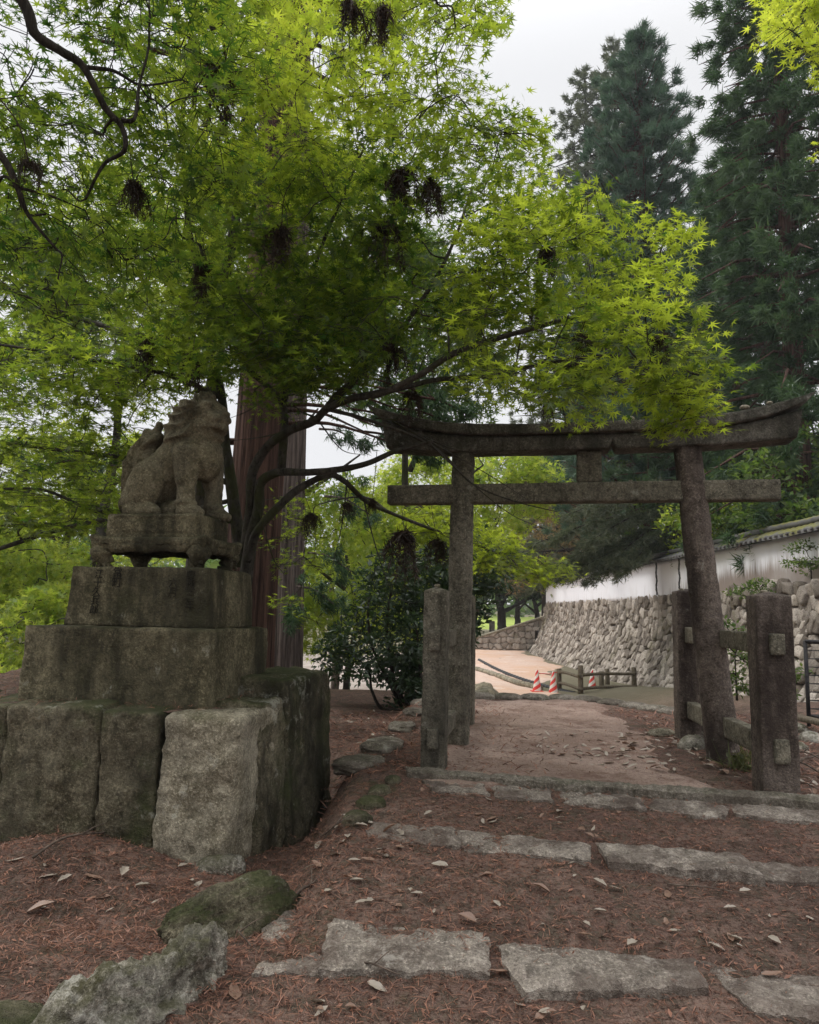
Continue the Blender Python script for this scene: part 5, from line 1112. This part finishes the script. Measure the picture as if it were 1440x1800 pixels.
# ---------------------------------------------------------------- conifers beyond the wall
def conifer(label, base, h, rmax, leaf, nb, tuf, dens, bl, wd, z0=.15, group=None, bark='cedar_bark', r=.4, shape=.75, upturn=.0, lean=0., name='cedar_tree', cat='cedar tree', spread=.65, fill_=.35, droop=.0):
    b = np.asarray(base, float); t = Tree(name, label, cat, b, group); top = b+np.array([lean, 0, h])
    P = crom([b, b+(top-b)*.3, b+(top-b)*.65, top], 8); tube(t.w, P, np.linspace(r, .04, len(P)), 12, jit=.1)
    for k in range(nb):
        u = z0+(1-z0)*((k+rng.random())/nb)**.85; a = k*2.399+rng.random()*.6; prof = (1-(u-z0)/(1-z0))**shape*min(1, (u-z0)/.08+.45)
        L = rmax*prof*(.7+.45*rng.random())+.25; o = np.array([math.cos(a), math.sin(a), 0]); p = b+(top-b)*u
        e = p+o*L+np.array([0, 0, L*(upturn-.12-droop)]); mid = p+o*L*.5+np.array([0, 0, -.08*L])
        tube(t.w, [p, mid, e], [.02+.02*L, .015+.01*L, .01], 4, cap=False)
        nt = max(2, int(tuf*(L/rmax)+1))
        for j in range(nt):
            v = fill_+(1-fill_)*(j+rng.random())/nt; q = p+(e-p)*v+np.array([0, 0, -.08*L*math.sin(v*3.1)])+rv(1)[0]*.1*L*np.array([1, 1, .8])
            t.tuft(q, o*.7+np.array([0, 0, .25+upturn-droop*1.6]), dens, bl, wd, spread, np.clip(.25+.5*rng.random()+rng.normal(size=dens)*.15, 0, 1))
    return t.finish(bark, leaf)
G = 'tall conifers beyond the wall'
conifer('tall blue green cedar with a dense pointed crown, centre right', (bX(1145, 32), 32, 1.0), 28.2, 5.2, 'cedar_leaf_hazed', 300, 8, 130, .34, .13, .12, G, shape=.62, upturn=.3, spread=.5)
conifer('greyish sparser fir just left of the tall pointed cedar', (bX(1040, 46), 46, 1.0), 37.5, 6.6, 'fir_leaf', 270, 8, 80, .3, .18, .1, G, shape=.55, bark='dark_bark', name='fir_tree', cat='fir tree')
conifer('slim grey green fir between the sparse fir and the pointed cedar', (bX(1096, 44), 44, 1.0), 38.0, 4.6, 'fir_leaf', 170, 7, 70, .3, .18, .3, G, shape=.6, bark='dark_bark', name='fir_tree', cat='fir tree')
conifer('huge dark cedar at the right edge with a thick trunk', (bX(1415, 21), 21, 1.2), 25, 3.1, 'cedar_leaf', 195, 7, 130, .3, .13, .1, G, r=.42, shape=.3, fill_=.2, spread=.5, droop=.35, upturn=.1)
conifer('dark cedar with drooping foliage left of the huge one', (bX(1310, 27), 27, 1.0), 19, 3.2, 'cedar_leaf', 150, 7, 130, .3, .14, .14, G, droop=.2, shape=.5, upturn=.1)
conifer('leaning grey trunked cedar beside the huge cedar', (bX(1392, 23), 23, 1.2), 17, 2.2, 'cedar_leaf', 60, 4, 90, .34, .12, .5, G, r=.24, bark='cedar_bark_grey', lean=-.9, shape=.5)
conifer('cedar whose dark trunk shows between gate strut and right pillar', (bX(1222, 29), 29, 1.0), 13, 3.0, 'cedar_leaf', 70, 6, 120, .32, .13, .4, G, r=.45, shape=.5)
conifer('fir with a dark trunk standing behind the left end of the white wall', (bX(1088, 36), 36, 1.0), 13.5, 3.4, 'fir_leaf', 60, 6, 80, .36, .15, .42, G, r=.45, bark='dark_bark', shape=.55, name='fir_tree', cat='fir tree')
conifer('grey green fir above the far wall end', (bX(960, 56), 56, .0), 16.5, 4.0, 'fir_leaf', 80, 6, 80, .45, .16, .2, G, r=.3, bark='dark_bark', shape=.6, name='fir_tree', cat='fir tree')
# fir boughs that droop over the wall
t = Tree('fir_tree', 'fir whose drooping boughs hang over the left end of the white wall', 'fir tree', (10.4, 27.5, 2.0))
t.limb([(10.4, 27.5, 1.0), (10.3, 27.5, 4), (10.2, 27.5, 8)], .22, .1, px=False)
for px, py, d, s in [(1075, 985, 25, 1), (1000, 1010, 25.5, 1), (1030, 955, 25, 1), (960, 1000, 26, 1), (1095, 1005, 24.6, .6), (930, 960, 26, .9), (1000, 905, 25, .9), (1060, 900, 25.5, .9), (940, 1030, 26, .7), (1040, 1020, 25, .6)]:
    e = at(px, py, d); p0 = np.array([10.2, 27.5, e[2]+1.6]); P = crom([p0, p0+(e-p0)*.5+np.array([0, 0, .35]), e], 12); tube(t.w, P, np.linspace(.05, .012, len(P)), 5, cap=False); t.N = np.concatenate([t.N, P])
    for q in P[8:]:
        for j in range(int(5*s)):
            sd = unit(np.cross(e-p0, [0, 0, 1.]))*(rng.random()-.5)*2; L = .75*s; c = q+sd*L*.8+np.array([0, 0, -.12*abs(rng.normal())]); t.tuft(c, unit(e-p0)*.6+sd*.6+np.array([0, 0, -.12]), 60, .22, .13, .4)
t.R = np.full(len(t.N), .02); t.finish('dark_bark', 'fir_leaf')
# understorey behind the wall
G = 'broadleaf trees behind the wall'
for px, y, zc, rad, leaf, nc, lb in [(1330, 22, 4.6, (2.4, 2, 1.9), 'mid_leaf', 55, 'broadleaf tree above the wall roof right of the right pillar'), (1430, 19, 5.0, (2, 1.8, 2.0), 'mid_leaf', 42, 'dark broadleaf tree above the wall roof at the right edge'), (1250, 25, 4.4, (1.6, 1.5, 1.5), 'bright_leaf', 40, 'light green bush peeping over the tile roof right of the pillar'), (1030, 40, 7.6, (3.2, 2.5, 2.6), 'brown_leaf', 90, 'thin brownish tree seen under the tie beam'), (930, 48, 5.8, (3.4, 3, 3.2), 'brown_leaf', 90, 'sparse grey brown tree beyond the far wall end'),
        (1000, 42, 9.6, (2.6, 2, 1.6), 'mid_leaf', 60, 'green crown seen left of the strut between the two beams'), (1120, 34, 8.2, (3, 2.2, 2.0), 'mid_leaf', 80, 'green crown seen right of the strut between the two beams'), (1180, 30, 5.6, (2.4, 2, 1.8), 'mid_leaf', 60, 'dark green tree just left of the right pillar behind the wall')]:
    broad('tree', lb, (bX(px, y), y, 1.0), zc-.8-1.0, rad, leaf, nc, 60, .2, G, .32, OV, 'dark_bark', .13, zc=zc-1.0)
# far trees round the meadow
G = 'far trees round the meadow'
for px, y, h, rad, leaf, r, lb in [(884, 62, 5.0, (4.2, 3, 2.6), 'dark_leaf', .5, 'thick dark tree with a forked trunk at the edge of the meadow'), (912, 66, 5.0, (2.4, 2.4, 2.2), 'mid_leaf', .35, 'tree with a plain trunk right of the forked one'), (945, 60, 5.0, (2.4, 2, 2.4), 'dark_leaf', .3, 'dark trunked tree close to the low ramp wall'), (962, 58, 5.4, (2.4, 2, 2.4), 'dark_leaf', .28, 'dark trunked tree nearest the wall end'), (835, 70, 5.6, (3.4, 3, 2.8), 'bright_leaf', .3, 'light green tree beside the left pillar far off'), (790, 60, 6, (4, 3, 3.4), 'mid_leaf', .3, 'green tree far behind the left pillar')]:
    broad('tree', lb, (bX(px, y), y, float(H(bX(px, y), y))-.1), h, rad, leaf, 80, 60, .3, G, .34, OV, 'dark_bark', r, zc=h+.6)
t = Tree('far_wood', None, None, (0, 150, 0)); 
t.root['kind'] = 'stuff'; t.N = np.array([[0., 150, 0]]); t.R = np.array([.1])
for k in range(420):
    a = -90+210*rng.random(); y = 110+60*rng.random(); z = float(H(a, y)); t.clump(np.array([a, y, z+1+9*rng.random()**1.3]), 3.4, 60, 1.3, OV, .5, 1.5)
for k in range(160):
    a = -60+50*rng.random(); y = 34+30*rng.random(); t.clump(np.array([a, y, -.5+7*rng.random()]), 2.4, 60, .7, OV, .5, 1.4)
t.finish('dark_bark', 'mid_leaf')
# ivy and weeds on the right
for px, py, y, rad, lb in [(1292, 1150, 12.5, (.35, .3, .75), 'climbing ivy bush between the right pillar and the front post'), (1375, 1195, 12.5, (.4, .35, .35), 'low green bush at the wall foot right of the front post'), (1345, 1040, 17.5, (.9, .3, .3), 'small leafy plant growing on the wall ledge above the front post'), (1425, 985, 16.4, (.6, .3, .5), 'thin weeds growing out of the wall top at the right edge')]:
    c = at(px, py, y); t = Tree('bush', lb, 'bush', c-np.array([0, 0, rad[2]])); t.limb([tuple(c-np.array([0, 0, rad[2]])), tuple(c)], .02, .008, px=False); crown(t, c, rad, 16, 46, .08, .5); t.finish('dark_bark', 'mid_leaf', 'stem', 'foliage')
def weed(px, py, n, h, label):
    g_ = gnd(px, py); m = MB(); p = g_+rv(n, .05)*np.array([1, 1, 0]); scatter(m, p, rv(n), np.array([0, 0, 1.])+rv(n, .4), h*(.5+.6*rng.random(n)), BL, None, .08)
    k = n; p = g_+rv(k, .05)*np.array([1, 1, 0])+np.array([0, 0, h*.5])*rng.random((k, 1)); scatter(m, p, np.array([0, 0, 1.])+rv(k, .5), rv(k)+np.array([0, 0, .4]), h*.3, OV)
    tag(m.build('weed', M['dull_leaf'], smooth=False, origin=g_), label, 'weed')
weed(1305, 1352, 60, .24, 'green weed at the left foot of the right front post'); weed(1290, 1325, 40, .16, 'small weed between right pillar and front post'); weed(1400, 1232, 70, .2, 'yellowish weeds before the wire fence')

# ---------------------------------------------------------------- litter on the ground
def on_land(n, x0, x1, y0, y1):
    x = x0+(x1-x0)*rng.random(n); y = y0+(y1-y0)*rng.random(n); return np.stack([x, y, HR(x, y)], 1)
m = MB()
def needles(P, L, wd):
    n = len(P); a = rng.random(n)*6.283; f = np.stack([np.cos(a), np.sin(a), .1*rng.normal(size=n)], 1)
    tpl = (np.array([[0, -.5, 0], [0, .5, 0], [.5, .62, .07], [.5, -.38, .07], [1, .1, 0]]), np.array([[0, 3, 2], [0, 2, 1], [3, 4, 2]]))
    scatter(m, P+np.array([0, 0, .006]), np.array([0, 0, 1.])+rv(n, .3), f, L*(.4+.9*rng.random(n)), tpl, None, wd)
needles(on_land(38000, -2.6, 3.2, 2.3, 5.3), .045, .055)
needles(on_land(9000, -2.6, .6, 2.3, 4.6), .06, .05)
needles(on_land(9000, -.6, 3.6, 5.2, 10), .05, .06)
needles(on_land(7000, -2.2, 1.2, 5.6, 10.5), .09, .08)
needles(on_land(6000, 2.6, 5.4, 5.0, 9.5), .09, .08)
k = 2600; P = PA+u1*(-2.2+2.35*rng.random(k))[:, None]+u2*(-.2+1.8*rng.random(k))[:, None]; P[:, 2] = .955+.115*ss(-.2, 1.5, (P-PA)@u2); needles(P, .06, .05)
for T_ in SLAB_TOPS: k = len(T_)//26; P = T_[rng.integers(len(T_), size=k)]; needles(P+np.array([0, 0, .002]), .04, .06)
k = 5200; P = np.concatenate([on_land(k, -2.5, 3.2, 2.3, 5.3), on_land(2600, -.4, 3.4, 5.2, 10.5), on_land(1200, 2.5, 5, 5, 8)]); scatter(m, P+np.array([0, 0, .008]), np.array([0, 0, 1.])+rv(len(P), .35), rv(len(P))*np.array([1, 1, .2]), .012+.03*rng.random(len(P))**2.5, OV, .55+.45*rng.random(len(P)))
def sprigs(P, L):
    n = len(P); a = rng.random(n)*6.283
    for i in range(n):
        d = np.array([math.cos(a[i]), math.sin(a[i]), .05]); sd = np.array([-d[1], d[0], 0]); t_ = np.linspace(0, 1, 16); l = L*(.5+.8*rng.random()); q = P[i]+d*(t_*l)[:, None]+sd*(.25*l*t_**2*rng.normal())[:, None]+np.array([0, 0, .012])
        for s_ in (-1, 1): scatter(m, q, np.array([0, 0, 1.])+rv(16, .4), d*.75+sd*s_*.6+rv(16, .15), l*.2*(1.1-.6*t_), BL, np.full(16, rng.random()), .13)
sprigs(on_land(420, -2.4, 3.0, 2.35, 5.2), .14); sprigs(on_land(260, -2.2, -.4, 2.4, 4.7), .16); sprigs(on_land(260, 2.4, 5.0, 5, 8), .18); sprigs(on_land(300, -1.4, .6, 5.6, 9.5), .18)
M['needle'] = leaf_mat('dry_needles', (.06, .026, .018), (.37, .185, .125), (.05, .02, .01), (.1, .04, .02), .1)
nl = m.build('needle_litter', M['needle'], smooth=False); tag(nl, kind='stuff')
# fallen leaves: a few shapes, each leaf its own object
def leaf_shape(seed, L=1., w=.2):
    r_ = np.random.default_rng(seed); n = 9; s = np.linspace(0, 1, n); hw = w*np.sin(np.pi*s**.8)**.8*(1+.1*r_.normal(size=n)); cu = .1*r_.normal(); V = []
    for i in range(n):
        z = .05*math.sin(s[i]*3.1+seed)+.08*r_.random()*s[i]**2
        for k in (-1, -.5, 0, .5, 1): V.append((s[i]*L, hw[i]*k+cu*s[i]**2, z+.5*abs(k)*hw[i]*(.1+.5*(seed % 3))))
    i = (np.arange(n-1)[:, None]*5+np.arange(4)[None]).ravel(); mb_ = MB(); mb_.add(np.array(V), np.stack([i, i+5, i+6, i+1], 1)); return mb_
M['dry_leaf'] = leaf_mat('dry_pale_leaf', (.3, .25, .2), (.44, .38, .31), (.2, .15, .1), (.3, .22, .15), .15, .06, .5)
M['dry_leaf_brown'] = leaf_mat('dry_brown_leaf', (.2, .12, .085), (.32, .2, .14), (.2, .1, .05), (.3, .15, .08), .15, .06, .5)
protos = []
for s in range(6):
    o = leaf_shape(s, w=.17+.03*(s % 3)).build('fallen_leaf', M['dry_leaf'] if s < 4 else M['dry_leaf_brown']); protos.append(o.data); bpy.data.objects.remove(o)
def drop(px, py, size, label, group=None, k=None, P=None):
    P = gnd(px, py) if P is None else P
    o = bpy.data.objects.new('fallen_leaf', protos[int(rng.integers(6)) if k is None else k]); COL.objects.link(o)
    z = float(HR(P[0], P[1])); o.location = (P[0], P[1], max(z, P[2])+.014); o.rotation_euler = (rng.normal()*.2, rng.normal()*.2, rng.random()*6.28); o.scale = (size,)*3
    tag(o, label, 'leaf', group)
for px, py, s, k, lb in [(898, 1712, .1, 4, 'large orange brown leaf in the gap between two near step stones'), (715, 1672, .07, 4, 'orange leaf lying on the leaf topped near step stone'), (645, 1733, .09, 1, 'pale leaf below the leaf topped near step stone'), (858, 1625, .08, 0, 'upright pale leaf above the gap of the near step stones'), (1338, 1722, .09, 4, 'brown round leaf on the rightmost near step stone'), (1118, 1660, .08, 2, 'pale leaf tip above the long middle near step stone'), (968, 1572, .1, 5, 'brown leaf in the middle of the litter under the second row'), (715, 1490, .12, 3, 'big pale leaf at the left end of the second row'), (1072, 1562, .07, 0, 'pale leaf under the tilted pale step stone'), (788, 1530, .09, 1, 'pale narrow leaf under the second row'), (265, 1560, .09, 2, 'pale leaf on the needles below the base stones'), (355, 1552, .11, 0, 'pale leaf by the rounded mossy boulder'), (165, 1508, .1, 1, 'pale leaf standing on the needles left'), (45, 1608, .13, 5, 'brown leaf far left on the needles'), (415, 1762, .12, 4, 'brown leaf beside the jagged rock bottom'), (1010, 1520, .08, 3, 'pale leaf on the edge of the second row gap')]:
    drop(px, py, s, lb, None, k)
def many(poly, n, size, label, group):
    q = np.asarray(poly, float); lo, hi = q.min(0), q.max(0); c = 0
    while c < n:
        p = lo+(hi-lo)*rng.random(2)
        if in_poly(p[None], poly)[0]: drop(p[0], p[1], size*(.6+.7*rng.random()), label, group); c += 1
many([(590, 1430), (740, 1470), (720, 1520), (640, 1560), (560, 1580), (540, 1500)], 30, .085, 'pale dry leaf in the pile between the mossy stones and the second row', 'leaves piled beside the second row')
many([(700, 1390), (1100, 1430), (1060, 1480), (760, 1440)], 22, .075, 'dry leaf on the litter between second and third row of stones', 'leaves between second and third row')
many([(860, 1520), (1440, 1580), (1440, 1680), (900, 1640), (620, 1590)], 34, .07, 'dry leaf on the litter between the near and the second row', 'leaves between near and second row')
many([(900, 1290), (1150, 1290), (1230, 1360), (1000, 1350)], 130, .085, 'small pale leaf on the brown path beyond the kerb', 'leaves on the path under the gate')
many([(1130, 1260), (1200, 1300), (1300, 1370), (1440, 1400), (1260, 1360)], 50, .08, 'pale leaf in the drift along the right border of the path', 'leaves along the right border of the path')
many([(20, 1480), (400, 1500), (340, 1600), (120, 1640), (10, 1640)], 14, .085, 'dry leaf on the needles before the mossy base stones', 'leaves before the pedestal base')
many([(640, 1760), (1440, 1790), (1440, 1800), (600, 1800), (480, 1740)], 12, .065, 'dry leaf on the litter at the bottom of the picture', 'leaves at the bottom edge')
many([(585, 1260), (700, 1230), (700, 1290), (600, 1340)], 34, .08, 'pale leaf on the red needles left of the path behind the base', 'leaves behind the pedestal base')
many([(1380, 1300), (1440, 1300), (1440, 1400), (1390, 1390)], 16, .09, 'pale leaf among sticks right of the front post', 'leaves among the sticks')
# ---------------------------------------------------------------- the damp air that pales the far trees
hz = NT('haze'); hz.t.nodes.clear(); pv = hz.n('ShaderNodeVolumePrincipled'); pv.inputs['Density'].default_value = .0007; pv.inputs['Color'].default_value = (.92, .96, 1, 1); pv.inputs['Anisotropy'].default_value = .2
ho = hz.n('ShaderNodeOutputMaterial'); hz.t.links.new(pv.outputs[0], ho.inputs['Volume'])
V, N, F = rbox((2, 2, 2), .001, (1, 1, 1)); V = np.sign(V)*np.array([270, 245, 26])+np.array([0, 185, 20.])
m = MB(); m.add(V, F); tag(m.build('haze', hz.m, smooth=False, origin=(0, 185, 20)), kind='stuff')
S.cycles.volume_bounces = 0; S.cycles.volume_step_rate = 10
